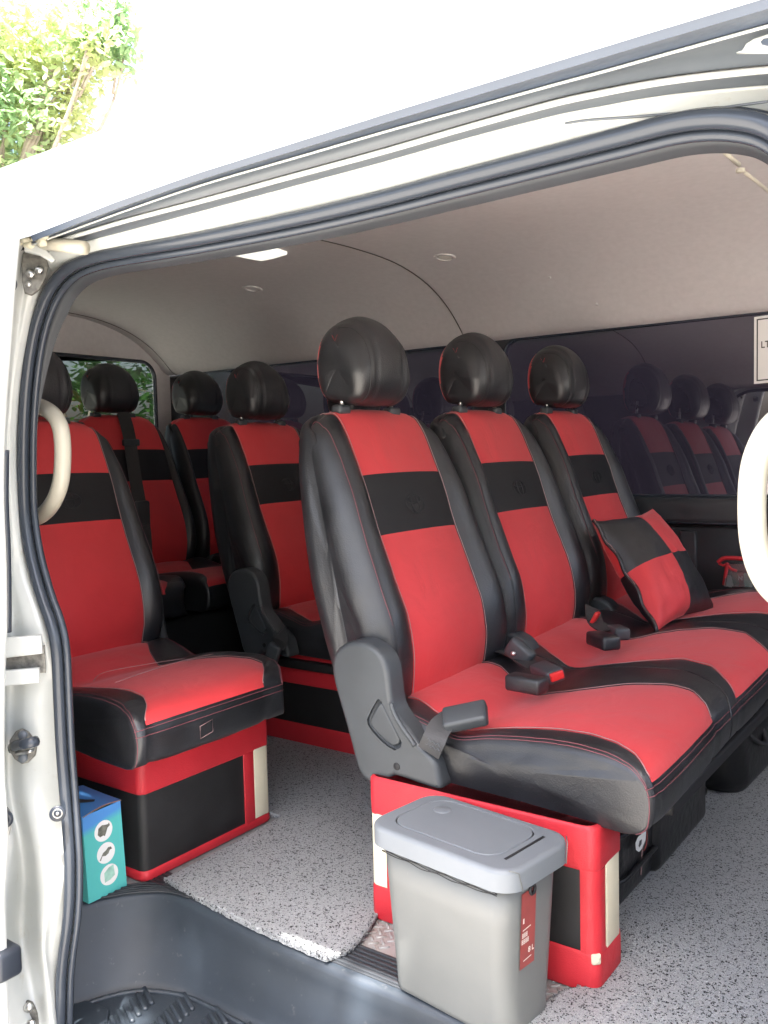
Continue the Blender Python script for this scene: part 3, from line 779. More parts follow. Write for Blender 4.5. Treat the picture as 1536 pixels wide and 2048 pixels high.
# ============================================================ SEATS
def surf_slices(loop, ys, rside, nq=34, bolster=0.0, bmask=None, crown=0.004, rough=.0012, seed=0, kside=None):
    """loop: closed list of (x,z); ys(q,x,z)->y ; q in -1..1 across.  returns rows[q][s], qs"""
    N = len(loop); L = [Vector((a, b)) for a, b in loop]
    area = sum(L[i].x * L[(i + 1) % N].y - L[(i + 1) % N].x * L[i].y for i in range(N))
    nrm = []
    for i in range(N):
        t = (L[(i + 1) % N] - L[i - 1]).normalized(); n = Vector((t.y, -t.x)) * (1 if area > 0 else -1); nrm.append(n)
    cen = sum(L, Vector((0, 0))) / N
    qs = []
    for k in range(9): qs.append(-1 + .5 * (1 - math.cos(math.pi / 2 * k / 9)) )
    qs = [-1 + .5 * (1 - math.cos(math.pi / 2 * k / 10)) for k in range(10)] + [-.5 + k / 14 for k in range(15)] + [1 - .5 * (1 - math.cos(math.pi / 2 * k / 10)) for k in range(9, -1, -1)]
    rows = []
    for q in qs:
        row = []
        for i in range(N):
            x, z = L[i]; y = ys(q, x, z); yl = ys(-1, x, z); yr = ys(1, x, z)
            gdist = min(y - yl, yr - y); r = rside(nrm[i], x, z)
            e = 0
            if gdist < r: 
                if kside and ((q < 0) if kside == 'L' else (q > 0) if kside == 'R' else True): r = min(r, .002)
                e = r - math.sqrt(max(0, r * r - (r - gdist) ** 2)) if gdist < r else 0
            o = -e
            if abs(q) > .5 and bolster and bmask: o += bolster * math.sin(math.pi * (abs(q) - .5) / .5) * bmask(x, z)
            if abs(q) <= .5: o += crown * (1 - (q / .5) ** 2)
            if abs(abs(q) - .5) < .02: o -= .0022
            o += rough * noise.noise(Vector((x * 14 + seed, y * 14, z * 14))) + rough * .6 * noise.noise(Vector((x * 40 + seed, y * 40, z * 40)))
            row.append(Vector((x + nrm[i].x * o, y, z + nrm[i].y * o)))
        rows.append(row)
    return rows, qs, L, nrm, cen
def split_mesh(rows, qs, L, key, capb=.004):
    """-> dict key -> (V,F).  side caps belong to the key 'shell'"""
    parts = {}
    N = len(L)
    def get(k): return parts.setdefault(k, ([], [], {}))
    def vid(k, i, j):
        V, F, mp = get(k)
        if (i, j) not in mp: mp[(i, j)] = len(V); V.append(rows[i][j])
        return mp[(i, j)]
    for i in range(len(rows) - 1):
        qm = (qs[i] + qs[i + 1]) / 2
        for j in range(N):
            j2 = (j + 1) % N; x = (L[j].x + L[j2].x) / 2; z = (L[j].y + L[j2].y) / 2
            k = key(qm, x, z, j)
            F = get(k)[1]
            F.append((vid(k, i, j), vid(k, i + 1, j), vid(k, i + 1, j2), vid(k, i, j2)))
    for side in (0, len(rows) - 1):
        V, F, mp = get('shell'); base = [vid('shell', side, j) for j in range(N)]
        c = sum(rows[side], Vector()) / N; prev = base; sg = -1 if side == 0 else 1
        for kk, s in enumerate((.82, .55, .25)):
            cur = []
            for j in range(N):
                p = rows[side][j].lerp(c, 1 - s); p.y += sg * capb * (1 - s); cur.append(len(V)); V.append(p)
            for j in range(N): F.append((prev[j], prev[(j + 1) % N], cur[(j + 1) % N], cur[j]))
            prev = cur
        F.append(tuple(prev))
    return parts
def spoly(pts, n):
    return [(p.x, p.y) for p in catmull([Vector((a, b)) for a, b in pts], n, closed=True)]
BACK = [(-.897, .300), (-.886, .335), (-.878, .385), (-.879, .43), (-.890, .485), (-.914, .545), (-.946, .625), (-.972, .705), (-1.000, .775), (-1.022, .822), (-1.042, .848), (-1.062, .855), (-1.082, .846), (-1.093, .815),
        (-1.090, .74), (-1.068, .62), (-1.040, .5), (-1.012, .41), (-.985, .33), (-.945, .285), (-.915, .285)]
CUSH = [(-.945, .300), (-.90, .332), (-.84, .340), (-.78, .330), (-.725, .319), (-.67, .330), (-.60, .340), (-.53, .346), (-.47, .346), (-.428, .341), (-.406, .328), (-.395, .303), (-.396, .275), (-.405, .254), (-.43, .241), (-.47, .238), (-.60, .236), (-.80, .236), (-.92, .240), (-.948, .262)]
HEADL = [(-1.075, .873), (-1.03, .868), (-1.000, .880), (-.985, .912), (-.985, .955), (-.996, .995), (-1.020, 1.025), (-1.052, 1.038), (-1.085, 1.030), (-1.106, 1.000), (-1.112, .955), (-1.108, .91), (-1.095, .882)]
LB = spoly(BACK, 5); LC = spoly(CUSH, 5); LH = spoly(HEADL, 5)
COVER = [(673, 1324), (680, 1300), (692, 1288), (707, 1281), (725, 1280), (740, 1283), (754, 1290), (765, 1298), (776, 1312), (783, 1330), (787, 1350), (790, 1375), (795, 1408), (806, 1430), (821, 1449), (847, 1483), (864, 1500), (877, 1514), (884, 1530), (889, 1552), (893, 1570), (883, 1576), (860, 1568), (838, 1560), (798, 1547), (791, 1556), (789, 1565), (776, 1567), (750, 1560), (735, 1550), (724, 1532), (717, 1508), (711, 1483), (695, 1425), (681, 1376), (675, 1350)]
LEVER = [(766, 1394), (772, 1396), (780, 1412), (790, 1432), (802, 1456), (814, 1480), (812, 1490), (800, 1496), (786, 1488), (770, 1474), (755, 1458), (746, 1444), (745, 1434), (755, 1412)]
CV = [(P(u, v, y=1.170).x, P(u, v, y=1.170).z) for u, v in COVER]; LV = [(P(u, v, y=1.170).x, P(u, v, y=1.170).z) for u, v in LEVER]
CV = [(p.x, p.y) for p in catmull([Vector(p) for p in CV], 2, closed=True)]

def seat(label, dx, dy, dz, cush, hy=None, cdz=0, cdx=0, wscale=1.0, cover=None, emblem=True, detail=True, cover_side=-1, group=None, ascale=None, head=True, seed=0, name='van_seat', hscale=1.0):
    """dx,dy,dz: shift of the back; cush = dict(L,R edges, l,r panel borders) as functions of x (in seat A's own x)"""
    T = thing(name, (-.65 + dx, 1.42 + dy, 0), label, 'seat', group)
    cy = 1.4285 + dy
    mv = lambda p: Vector((p.x + dx, p.y, p.z + dz))
    # backrest
    def wz(z): return interp([(.28, .218), (.40, .226), (.55, .224), (.68, .213), (.78, .200), (.86, .190)], z) * wscale
    def az(z): return interp([(.30, .126), (.38, .131), (.6, .1315), (.86, .1315)], z) * (ascale or wscale)
    def ysb(q, x, z):
        s = 1 if q >= 0 else -1; a = az(z); w_ = wz(z); t = abs(q)
        return cy + s * (a * t / .5 if t <= .5 else lerp(a, w_, (t - .5) / .5))
    def rs(n, x, z): return .034 + .05 * max(0, n.y) ** 2
    bm_ = lambda x, z: (1 if (x > -1.0 - (z - .7) * .2 and .33 < z < .84) else 0) * math.sin(max(0, min(1, (z - .33) / .50)) * math.pi) ** .5 if .33 < z < .84 else 0
    front = [j for j, (x, z) in enumerate(LB)]
    rows_, qs, L_, nr, cen = surf_slices(LB, ysb, rs, bolster=.020, bmask=bm_, crown=.006, seed=seed)
    rows_ = [[mv(p) for p in r] for r in rows_]
    topi = max(range(len(LB)), key=lambda j: LB[j][1])
    endj = min(range(topi, len(LB)), key=lambda j: abs(LB[j][1] - .825))
    startj = 0
    def kb(q, x, z, j):
        if abs(q) < .5 and startj <= j < endj:
            if z < .632: return 'low'
            if z < .729 and j < topi: return 'band'
            return 'up'
        return 'shell'
    pr = split_mesh(rows_, qs, L_, kb)
    back = obj('backrest', pr['shell'][0], pr['shell'][1], 'leather', T)
    obj('backrest_panel', pr['low'][0], pr['low'][1], 'red', T)
    obj('shoulder_panel', pr['up'][0], pr['up'][1], 'red', T)
    bd = obj('backrest_band', pr['band'][0], pr['band'][1], 'band', T)
    if detail:
        for qi in (10, 24):
            pth = [rows_[qi][j] + Vector((nr[j].x * .0026, 0, nr[j].y * .0026)) for j in range(startj, endj)]
            tube('piping', pth, .0008, 'thread', back, k=5)
        for k_, qi in enumerate((5, 29)):
            for dq in (-.004, .004):
                pth = []
                for j in range(4, endj - 4):
                    p = rows_[qi][j]; s_ = -1 if qi < 15 else 1
                    p2 = rows_[qi + (1 if dq > 0 else 0)][j] if False else p
                    pth.append(p + Vector((nr[j].x * .0004 - dq * .5, s_ * .0006, nr[j].y * .0004 + dq * .3)))
                tube('stitching', pth, .0007, 'emboss' if dq < 0 else 'thread2', back, k=4)
        if emblem:
            # emblem stitched on the band: an oval with two crossing ovals
            c0 = min(range(len(LB) // 2), key=lambda j: abs(LB[j][1] - .680)); cpt = rows_[17][c0]
            tz = Vector((-.33, 0, .94)).normalized()
            nn_ = Vector((.94, 0, .33))
            for (ra, rb, oy, oz) in ((.030, .019, 0, 0), (.0115, .0185, 0, 0), (.024, .0072, 0, .0085)):
                tube('emblem', [cpt + Vector((0, math.cos(t) * ra + oy, 0)) + tz * (math.sin(t) * rb + oz) + nn_ * .0012 for t in [i * math.pi / 14 for i in range(28)]], .0009, 'emboss', bd, k=4, closed=True)
    # cushion
    def ysc(q, x, z):
        l, r, a, b = cush['L'](x), cush['R'](x), cush['l'](x), cush['r'](x)
        if q < -.5: return lerp(l, a, (q + 1) / .5)
        if q > .5: return lerp(b, r, (q - .5) / .5)
        return lerp(a, b, q + .5)
    def rc(n, x, z): return .014 + .004 * max(0, n.y) - .010 * max(0, -n.y)
    rows_, qs, L_, nr, cen = surf_slices(LC, ysc, rc, bolster=.002 if cush.get('k') else .006, bmask=lambda x, z: 1 if z > .31 and -.86 < x < -.45 else 0, crown=.003, rough=.0011, seed=seed + 5, kside=cush.get('k'))
    rows_ = [[(Vector((p.x + dx, p.y, p.z + .030 * (p.y - 1.16))) if cush.get('k') else mv(p)) for p in r] for r in rows_]
    jf = min(range(len(LC) * 2 // 3), key=lambda j: abs(LC[j][0] + .404) + abs(LC[j][1] - .316))
    def kc(q, x, z, j): return 'top' if abs(q) < .5 and 3 <= j < jf else 'shell'
    pr = split_mesh(rows_, qs, L_, kc, capb=.006)
    cu = obj('seat_cushion', pr['shell'][0], pr['shell'][1], 'leather', T)
    obj('seat_panel', pr['top'][0], pr['top'][1], 'red', T)
    if detail:
        for qi in (10, 24):
            tube('piping', [rows_[qi][j] + Vector((0, 0, .0026)) for j in range(6, jf)], .0008, 'thread', cu, k=5)
        for dj in (1, 3):
            tube('stitching', [rows_[i][jf + dj] + Vector((.0006, 0, 0)) for i in range(2, len(rows_) - 2)], .0006, 'thread2', cu, k=4)
        for qi in [q_ for q_, s_ in ((3, 'L'), (31, 'R')) if s_ not in cush.get('k', '')]:
            for kk in (0, 1):
                tube('stitching', [rows_[qi + (kk if qi < 15 else -kk)][j] + Vector((0, (-.0007 if qi < 15 else .0007), .0007)) for j in range(6, jf + 2)], .0006, 'thread2', cu, k=4)
        if 'L' not in cush.get('k', ''): tube('corner_seam', [rows_[3][j] + Vector((.0006, -.0006, 0)) for j in range(jf, jf + 18)], .0007, 'thread2', cu, k=4)
    # headrest
    if head:
        hcy = (1.41 if hy is None else hy)
        def wh(z): return .087 * hscale * interp([(.86, .90), (.92, 1.0), (1.04, .98)], z)
        def ysh(q, x, z): return hcy + q * wh(z)
        def rh(n, x, z): return .033 + .050 * max(0, n.y) - .010 * max(0, -n.y)
        rows_, qs, L_, nr, cen = surf_slices(LH, ysh, rh, crown=0.002, rough=.0004, seed=seed + 9)
        rows_ = [[mv(p) for p in r] for r in rows_]
        tj = max(range(len(LH)), key=lambda j: LH[j][1])
        def kh(q, x, z, j):
            i = min(range(len(qs) - 1), key=lambda k: abs((qs[k] + qs[k + 1]) / 2 - q)); j2 = (j + 1) % len(LH)
            n = (rows_[i + 1][j] - rows_[i][j]).cross(rows_[i][j2] - rows_[i][j])
            if n.length < 1e-12: return 'shell'
            n.normalize(); n = n if n.dot(rows_[i][j] - mv(Vector((-1.05, hcy, .95)))) > 0 else -n
            return 'rear' if n.x < (-.50 if n.z > .1 else -.58) else 'shell'
        pr = split_mesh(rows_, qs, L_, kh, capb=.002)
        hd = obj('headrest', pr['shell'][0], pr['shell'][1], 'leather', T)
        obj('headrest_back', pr['rear'][0], pr['rear'][1], 'red', hd)
        if detail:
            for qi in (7, 27):
                tube('headrest_seam', [rows_[qi][j] + Vector((nr[j].x * .0002, 0, nr[j].y * .0002)) for j in range(4, tj + 2)], .0008, 'dark', hd, k=4)
        for s in (-1, 1):
            c = Vector((-1.052 + dx, hcy + .012 + s * .083 * wscale, .858 + dz))
            vv, ff = rbox_geo(c, (.013, .017, .009), .006, 3); obj('headrest_guide', vv, ff, 'plastic', T)
            tube('headrest_post', [c, c + Vector((.0, -.012 * s, .05))], .005, 'chrome', T, k=8)
    # recliner cover
    if cover is not None:
        yo = cover; dz += cdz; dx += cdx
        cvr = slab('recliner_cover', CV, lambda a, b, d: Vector((a + dx, yo + .030 - d, b + dz)), .040, 'plastic', T, r=.009, holes=[LV], seg=4, sink=.007)
        # lever and its two ribs
        lp = [(lerp(sum(p[0] for p in LV) / len(LV), a, .84), lerp(sum(p[1] for p in LV) / len(LV), b, .84)) for a, b in LV]
        slab('recliner_lever', lp, lambda a, b, d: Vector((a + dx, yo + .0000 - d, b + dz)), .008, 'plastic', cvr, r=.003)
        pa = [P(u, v, y=1.17) for u, v in ((792, 1402), (800, 1425), (815, 1450), (832, 1474), (840, 1486))]
        tube('cover_rib', catmull([Vector((p.x + dx, yo - .0095, p.z + dz)) for p in pa], 4), .0042, 'plastic', cvr, k=8)
        pa = [P(u, v, y=1.17) for u, v in ((776, 1400), (786, 1424), (800, 1450), (813, 1472))]
        tube('lever_rib', catmull([Vector((p.x + dx, yo - .0035, p.z + dz)) for p in pa], 4), .0034, 'plastic', cvr, k=8)
        p = P(797, 1531, y=1.16)
        vv, ff = disc_geo(Vector((p.x + dx, yo - .0102, p.z + dz)), (0, -1, 0), .0062, .0010, 16); obj('screw_hole', vv, ff, 'dark', cvr)
    return T
def F_(pts): 
    pts = sorted(pts); return lambda x: interp(pts, x)
def shift_cush(c, dy, sc=1.0, cy=1.405):
    return {k: (lambda x, f=f: (f(x) - cy) * sc + cy + dy) for k, f in c.items() if k != 'k'}
CA = dict(L=F_([(-.95, 1.20), (-.8, 1.19), (-.6, 1.178), (-.45, 1.160), (-.41, 1.153), (-.39, 1.152)]),
          R=F_([(-.95, 1.655), (-.7, 1.640), (-.5, 1.632), (-.42, 1.57), (-.39, 1.53)]),
          l=F_([(-.95, 1.30), (-.86, 1.274), (-.80, 1.245), (-.73, 1.228), (-.66, 1.232), (-.58, 1.236), (-.52, 1.232), (-.47, 1.214), (-.435, 1.192), (-.41, 1.166), (-.39, 1.160)]),
          r=F_([(-.95, 1.56), (-.88, 1.55), (-.83, 1.53), (-.76, 1.475), (-.716, 1.452), (-.66, 1.458), (-.61, 1.48), (-.565, 1.515), (-.50, 1.533), (-.456, 1.520), (-.42, 1.478), (-.405, 1.455), (-.39, 1.45)]))
CB = dict(L=F_([(-.95, 1.657), (-.7, 1.642), (-.5, 1.634), (-.42, 1.573), (-.39, 1.533)]),
          R=F_([(-.95, 2.14), (-.7, 2.09), (-.5, 2.075), (-.42, 2.01), (-.39, 1.96)]),
          l=F_([(-.95, 1.78), (-.86, 1.74), (-.80, 1.69), (-.74, 1.648), (-.68, 1.655), (-.60, 1.69), (-.53, 1.715), (-.47, 1.688), (-.43, 1.63), (-.405, 1.60), (-.39, 1.59)]),
          r=F_([(-.95, 2.05), (-.87, 2.02), (-.81, 1.97), (-.74, 1.925), (-.68, 1.955), (-.62, 1.995), (-.555, 2.01), (-.48, 1.985), (-.44, 1.92), (-.41, 1.885), (-.39, 1.88)]))
CC = dict(L=F_([(-.95, 2.142), (-.7, 2.092), (-.5, 2.077), (-.42, 2.012), (-.39, 1.962)]),
          R=F_([(-.95, 2.58), (-.5, 2.56), (-.39, 2.5)]),
          l=F_([(-.95, 2.30), (-.86, 2.22), (-.80, 2.16), (-.74, 2.11), (-.68, 2.12), (-.60, 2.165), (-.50, 2.21), (-.44, 2.18), (-.41, 2.10), (-.39, 2.08)]),
          r=F_([(-.95, 2.50), (-.74, 2.36), (-.68, 2.42), (-.60, 2.50), (-.5, 2.52), (-.41, 2.44), (-.39, 2.42)]))
CD = dict(L=F_([(-.95, .985), (-.8, .965), (-.6, .950), (-.45, .932), (-.41, .925), (-.39, .925)]),
          R=F_([(-.95, 1.40), (-.85, 1.385), (-.7, 1.365), (-.5, 1.345), (-.44, 1.325), (-.41, 1.30), (-.39, 1.285)]),
          l=F_([(-.95, 1.10), (-.86, 1.07), (-.73, 1.02), (-.6, 1.015), (-.52, 1.012), (-.47, 1.0), (-.43, .975), (-.405, .950), (-.39, .945)]),
          r=F_([(-.95, 1.345), (-.87, 1.335), (-.80, 1.285), (-.72, 1.245), (-.66, 1.29), (-.59, 1.315), (-.52, 1.315), (-.47, 1.30), (-.43, 1.265), (-.405, 1.235), (-.39, 1.23)]))
G3 = 'red and black seats of the middle bench'
CA['k'] = 'R'; CB['k'] = 'LR'; CC['k'] = 'L'
A = seat('red and black seat nearest the doorway, behind the grey bin', 0, 0, 0, CA, hy=1.397, cover=1.165, group=G3, seed=1)
B = seat('middle red and black seat of the front bench, between two others', 0, .4385, .012, CB, hy=1.835, cover=1.664, cdz=-.085, cdx=.012, group=G3, seed=2)
Cc = seat('red and black seat at the far window with a checked pillow on it', 0, .9015, .022, CC, hy=2.29, cover=2.128, cdz=-.085, cdx=.012, group=G3, seed=3)
G4 = 'red and black seats of the next row back'
D = seat('single red and black seat by the door pillar, above the turquoise carton', -.785, -.224, .010, CD, hy=1.175, group=G4, seed=4, wscale=.89, ascale=1.0)
E_ = seat('red and black seat across the aisle, seen between the pillar seat and the front bench', -.79, .513, .016, shift_cush(CA, .545), hy=1.925, cover=1.690, group=G4, seed=5)
E2 = seat('mostly hidden seat beside the far window, behind the front bench', -.79, .98, .025, shift_cush(CA, .98), hy=2.39, group=G4, detail=False, seed=6)
G5 = 'narrower seats of the rearmost bench'
for i, (yy, lb) in enumerate(((1.615, 'rearmost seat behind the single pillar seat, mostly hidden by it'), (2.018, 'rearmost red and black seat with a dark belt hanging down its backrest'), (2.425, 'rearmost seat in the far back corner of the van'))):
    seat(lb, -1.56, yy - 1.4285, .075, shift_cush(CA, yy - 1.405, .82), hy=yy - .03, wscale=.885, ascale=1.13, group=G5, detail=False, emblem=False, seed=10 + i, hscale=1.05)
# creases across the single seat's cushion
tube('cushion_seam', catmull([Vector((-1.785 + .345, 1.03, .3515)), Vector((-1.50, 1.10, .3465)), Vector((-1.47, 1.18, .3500)), Vector((-1.44, 1.26, .3500))], 6), .0006, 'thread', D, k=5)
tube('cushion_seam', catmull([Vector((-1.36, 1.02, .3620)), Vector((-1.37, 1.10, .3640)), Vector((-1.38, 1.20, .3640)), Vector((-1.385, 1.29, .3600))], 6), .0006, 'thread', D, k=5)
tube('recliner_cover', catmull([P(304, 1195, x=-1.76), P(318, 1235, x=-1.74), P(328, 1275, x=-1.71), P(345, 1312, x=-1.66)], 6), [.020 - .0006 * i for i in range(19)], 'plastic', D, k=10, flatten=(.6, 1))
# small patch stitched on the single seat's front
pp = [Vector((-1.1735, y, z)) for y, z in ((1.055, .300), (1.085, .305), (1.085, .283), (1.055, .278))]
tube('stitched_patch', pp, .0007, 'thread', D, k=4, closed=True)

# ---- seat belts and buckles
def buckle(parent, c, d, up, L=.075, w_=.024, h=.013, red=False, sleeve=False):
    d = Vector(d).normalized(); up = Vector(up); up = (up - d * up.dot(d)).normalized(); s = d.cross(up)
    rot = Matrix((d, s, up)).transposed()
    b = rbox('buckle', c, (L / 2, w_, h), .006, 'plastic' if not sleeve else 'leather', parent, rot=rot)
    if red:
        rbox('release_button', Vector(c) + d * (L / 2) + up * .002, (.004, w_ * .72, h * .62), .002, 'redbutton', b, rot=rot)
    return b
def strap(name, pts, up, w_, parent, m_='belt', t=.0012):
    pts = catmull(pts, 6); V = []
    for i, p in enumerate(pts):
        d = (pts[min(i + 1, len(pts) - 1)] - pts[max(i - 1, 0)]).normalized(); u_ = Vector(up[0]).lerp(Vector(up[1]), i / (len(pts) - 1)); s = d.cross(u_).normalized(); n = s.cross(d)
        V += [p - s * w_ - n * t, p - s * w_ + n * t, p + s * w_ + n * t, p + s * w_ - n * t]
    return obj(name, V, grid_faces(len(pts), 4, False, True), m_, parent, smooth=False)
bk = thing('seat_belt_buckle', (-.74, 1.17, .31), 'grey belt buckle on a short strap lying on the nearest seat\'s black edge', 'belt buckle')
strap('strap', [P(857, 1505, y=1.150), P(868, 1480, y=1.150), P(880, 1455, y=1.165), P(900, 1437, y=1.185)], ((.3, -1, .2), (.4, -.5, 1)), .019, bk)
for k in range(6):
    a = P(853 + k * 5.2, 1488 - k * .5 + (k % 2) * 4, y=1.1475)
for off_ in (0, 10):
    pz = [P(848 + i * 4.6, 1474 + off_ + i * 2.6 + (3 if i % 2 else -3), y=1.147) for i in range(8)]
    tube('webbing_stitch', pz, .0007, 'railgrey', bk, k=4)
c1, c2 = P(885, 1447, y=1.178), P(968, 1430, y=1.205)
buckle(bk, c1.lerp(c2, .55) + Vector((0, 0, .004)), c2 - c1, (.25, -.45, .85), L=.072, w_=.021, h=.0115)
G6 = 'black buckle pairs between the bench seats'
for (lb, dx_, dy_, dz_) in (('black belt sleeve and red-button buckle between the first and second bench seats', 0, 0, 0), ('black belt sleeve and red-tipped buckle between the second and third bench seats', 0, 0, 0)):
    first = 'first' in lb
    t_ = thing('seat_belt_buckles', (-.73, 1.6 if first else 2.05, .34), lb, 'belt buckle', G6)
    if first:
        z0 = .372
        a_, b_ = P(1025, 1362, z=z0), P(1082, 1372, z=z0)
        buckle(t_, a_.lerp(b_, .5), b_ - a_, (0, 0, 1), L=.07, w_=.018, h=.014, sleeve=True)
        a_, b_ = P(1075, 1335, z=.376), P(1120, 1357, z=.376)
        buckle(t_, a_.lerp(b_, .45), b_ - a_, (0, -.3, 1), L=.072, w_=.018, h=.012, red=True)
        strap('strap', [P(1000, 1300, z=.36), P(1030, 1310, z=.372), P(1070, 1335, z=.372)], ((0, 0, 1), (0, 0, 1)), .018, t_)
        rbox('belt_anchor', P(1040, 1305, z=.385), (.028, .012, .020), .008, 'plastic', t_, rot=Matrix.Rotation(.6, 3, 'Y'))
        vv, ff = disc_geo(P(1027, 1307, z=.40), (.2, -1, .2), .0045, .004, 12); obj('rivet', vv, ff, 'chrome', t_)
    else:
        z0 = .385
        a_, b_ = P(1178, 1270, z=z0), P(1236, 1292, z=z0)
        buckle(t_, a_.lerp(b_, .5), b_ - a_, (0, 0, 1), L=.075, w_=.020, h=.014, sleeve=True)
        a_, b_ = P(1215, 1255, z=.385), P(1258, 1275, z=.385)
        buckle(t_, a_.lerp(b_, .5), b_ - a_, (0, 0, 1), L=.055, w_=.017, h=.013)
        rbox('release_button', P(1190, 1236, z=.41), (.004, .010, .015), .003, 'redbutton', t_, rot=Matrix.Rotation(.5, 3, 'Y'))
        strap('strap', [P(1185, 1215, z=.42), P(1192, 1245, z=.40), P(1215, 1262, z=.39)], ((.5, -.5, .3), (0, 0, 1)), .018, t_)
# belt tongue hanging from the seat across the aisle
t_ = thing('hanging_belt_buckle', (-1.55, 1.69, .30), 'grey belt buckle hanging down in front of the seat across the aisle', 'belt buckle')
strap('strap', [P(560, 1262, y=1.655), P(562, 1275, y=1.645), P(555, 1290, y=1.650)], ((.2, -1, .1), (.2, -1, .1)), .022, t_)
buckle(t_, P(543, 1317, y=1.648), P(536, 1342, y=1.648) - P(552, 1295, y=1.648), (.3, -1, .1), L=.085, w_=.018, h=.010)
# belt down the rear seat
t_ = thing('hanging_seat_belt', (-2.6, 1.99, .6), 'dark seat belt hanging in front of the rearmost bench, right of the pillar seat', 'seat belt')
q = [P(246, 825, x=-2.575), P(258, 870, x=-2.535), P(268, 940, x=-2.49), P(280, 1010, x=-2.455), P(290, 1070, x=-2.425), P(292, 1140, x=-2.40)]
strap('webbing', q, ((1, -.4, .1), (1, -.4, .1)), .022, t_)
rbox('buckle', P(284, 1028, x=-2.44), (.010, .030, .045), .008, 'plastic', t_)
rbox('belt_guide', P(262, 885, x=-2.52), (.008, .034, .012), .005, 'plastic', t_)
t_ = thing('belt_on_rear_seat', (-2.38, 2.40, .41), 'coiled black belt lying where the rearmost seat meets its backrest', 'seat belt')
tube('coil', catmull([P(405, 1135, x=-2.42), P(420, 1118, x=-2.42), P(440, 1112, x=-2.41), P(452, 1125, x=-2.40), P(430, 1136, x=-2.39)], 6), .012, 'belt', t_, k=8)

# ---- pedestals
def pedestal(label, x0, x1, y0, y1, h, faces, group=None, m_='boxblack', r=.014):
    """leatherette-covered seat box: body plus applied bands; faces = list of (face, part, a0, a1, z0, z1, material)"""
    T = thing('seat_box', ((x0 + x1) / 2, (y0 + y1) / 2, 0), label, 'seat base', group)
    rbox('box', ((x0 + x1) / 2, (y0 + y1) / 2, h / 2), ((x1 - x0) / 2, (y1 - y0) / 2, h / 2), r, m_, T, seg=4)
    for (fc, nm, a0, a1, z0, z1, mm) in faces:
        if fc == 'wrap':     # band round the whole box
            o = rrect((x0 + x1) / 2, (y0 + y1) / 2, (x1 - x0) / 2 + .0025, (y1 - y0) / 2 + .0025, r, 6)
            zs = [z0, z0 + .002, z0 + .004, (z0 + z1) / 2, z1 - .006, z1 - .0015, z1]; ins = [-.0035, -.0008, 0, .0006, 0, -.003, -.008] if z1 > h * .9 else [-.0035, -.0008, 0, .0004, 0, -.001, -.0035]
            V = []
            cx, cy = (x0 + x1) / 2, (y0 + y1) / 2
            for z, i_ in zip(zs, ins):
                for (a, b) in o:
                    d = Vector((a - cx, b - cy)); L_ = d.length; V.append(Vector((cx + d.x * (1 + i_ / L_), cy + d.y * (1 + i_ / L_), z)))
            F = grid_faces(len(zs), len(o), False, True)
            if z1 > h * .9: F.append(tuple(range((len(zs) - 1) * len(o), len(zs) * len(o))))
            obj(nm, V, F, mm, T)
        elif fc == 'end':    # on the door side face (y0)
            rr = rbox_geo(((a0 + a1) / 2, y0 - .0002, (z0 + z1) / 2), ((a1 - a0) / 2, .0022, (z1 - z0) / 2), .0015, 2); obj(nm, rr[0], rr[1], mm, T)
        elif fc == 'front':
            rr = rbox_geo((x1 + .0002, (a0 + a1) / 2, (z0 + z1) / 2), (.0022, (a1 - a0) / 2, (z1 - z0) / 2), .0015, 2); obj(nm, rr[0], rr[1], mm, T)
        elif fc == 'corner':  # red strip bent round the near front corner
            cx, cy = x1 - r, y0 + r; V = []; pts = [(a0, y0 - .0024)] + [(cx + (r + .0024) * math.sin(t), cy - (r + .0024) * math.cos(t)) for t in [k * math.pi / 16 for k in range(9)]] + [(x1 + .0024, a1)]
            for z in (z0, z1):
                for (a, b) in pts: V.append(Vector((a, b, z)))
            obj(nm, V, grid_faces(2, len(pts)), mm, T)
        elif fc == 'backcorner':
            cx, cy = x1 - r, y1 - r; V = []; pts = [(x1 + .0024, a0)] + [(cx + (r + .0024) * math.cos(t), cy + (r + .0024) * math.sin(t)) for t in [k * math.pi / 16 for k in range(9)]]
            for z in (z0, z1):
                for (a, b) in pts: V.append(Vector((a, b, z)))
            obj(nm, V, grid_faces(2, len(pts)), mm, T)
        elif fc == 'rearcorner':
            cx, cy = x0 + r, y0 + r; V = []; pts = [(x0 - .0024, y0 + .08)] + [(cx - (r + .0024) * math.cos(t), cy - (r + .0024) * math.sin(t)) for t in [k * math.pi / 16 for k in range(9)]] + [(a1, y0 - .0024)]
            for z in (z0, z1):
                for (a, b) in pts: V.append(Vector((a, b, z)))
            obj(nm, V, grid_faces(2, len(pts)), mm, T)
    return T
pA = pedestal('red trimmed black seat box behind the grey bin, cream strips at its corners', -.872, -.476, 1.147, 1.240, .235, [
    ('wrap', 'top_band', 0, 0, .178, .2435, 'redbox'), ('wrap', 'bottom_band', 0, 0, .001, .060, 'redbox'),
    ('corner', 'corner_strip', -.500, 1.172, .058, .180, 'redbox'), ('front', 'side_strip', 1.178, 1.226, .056, .196, 'cream'),
    ('rearcorner', 'side_strip', 0, -.838, .060, .216, 'cream'), ('end', 'red_strip', -.838, -.80, .058, .18, 'redbox')], r=.016)
rbox('worn_patch', (-.4805, 1.1515, .052), (.007, .005, .008), .003, 'putty', pA, rot=Matrix.Rotation(.78, 3, 'Z'))
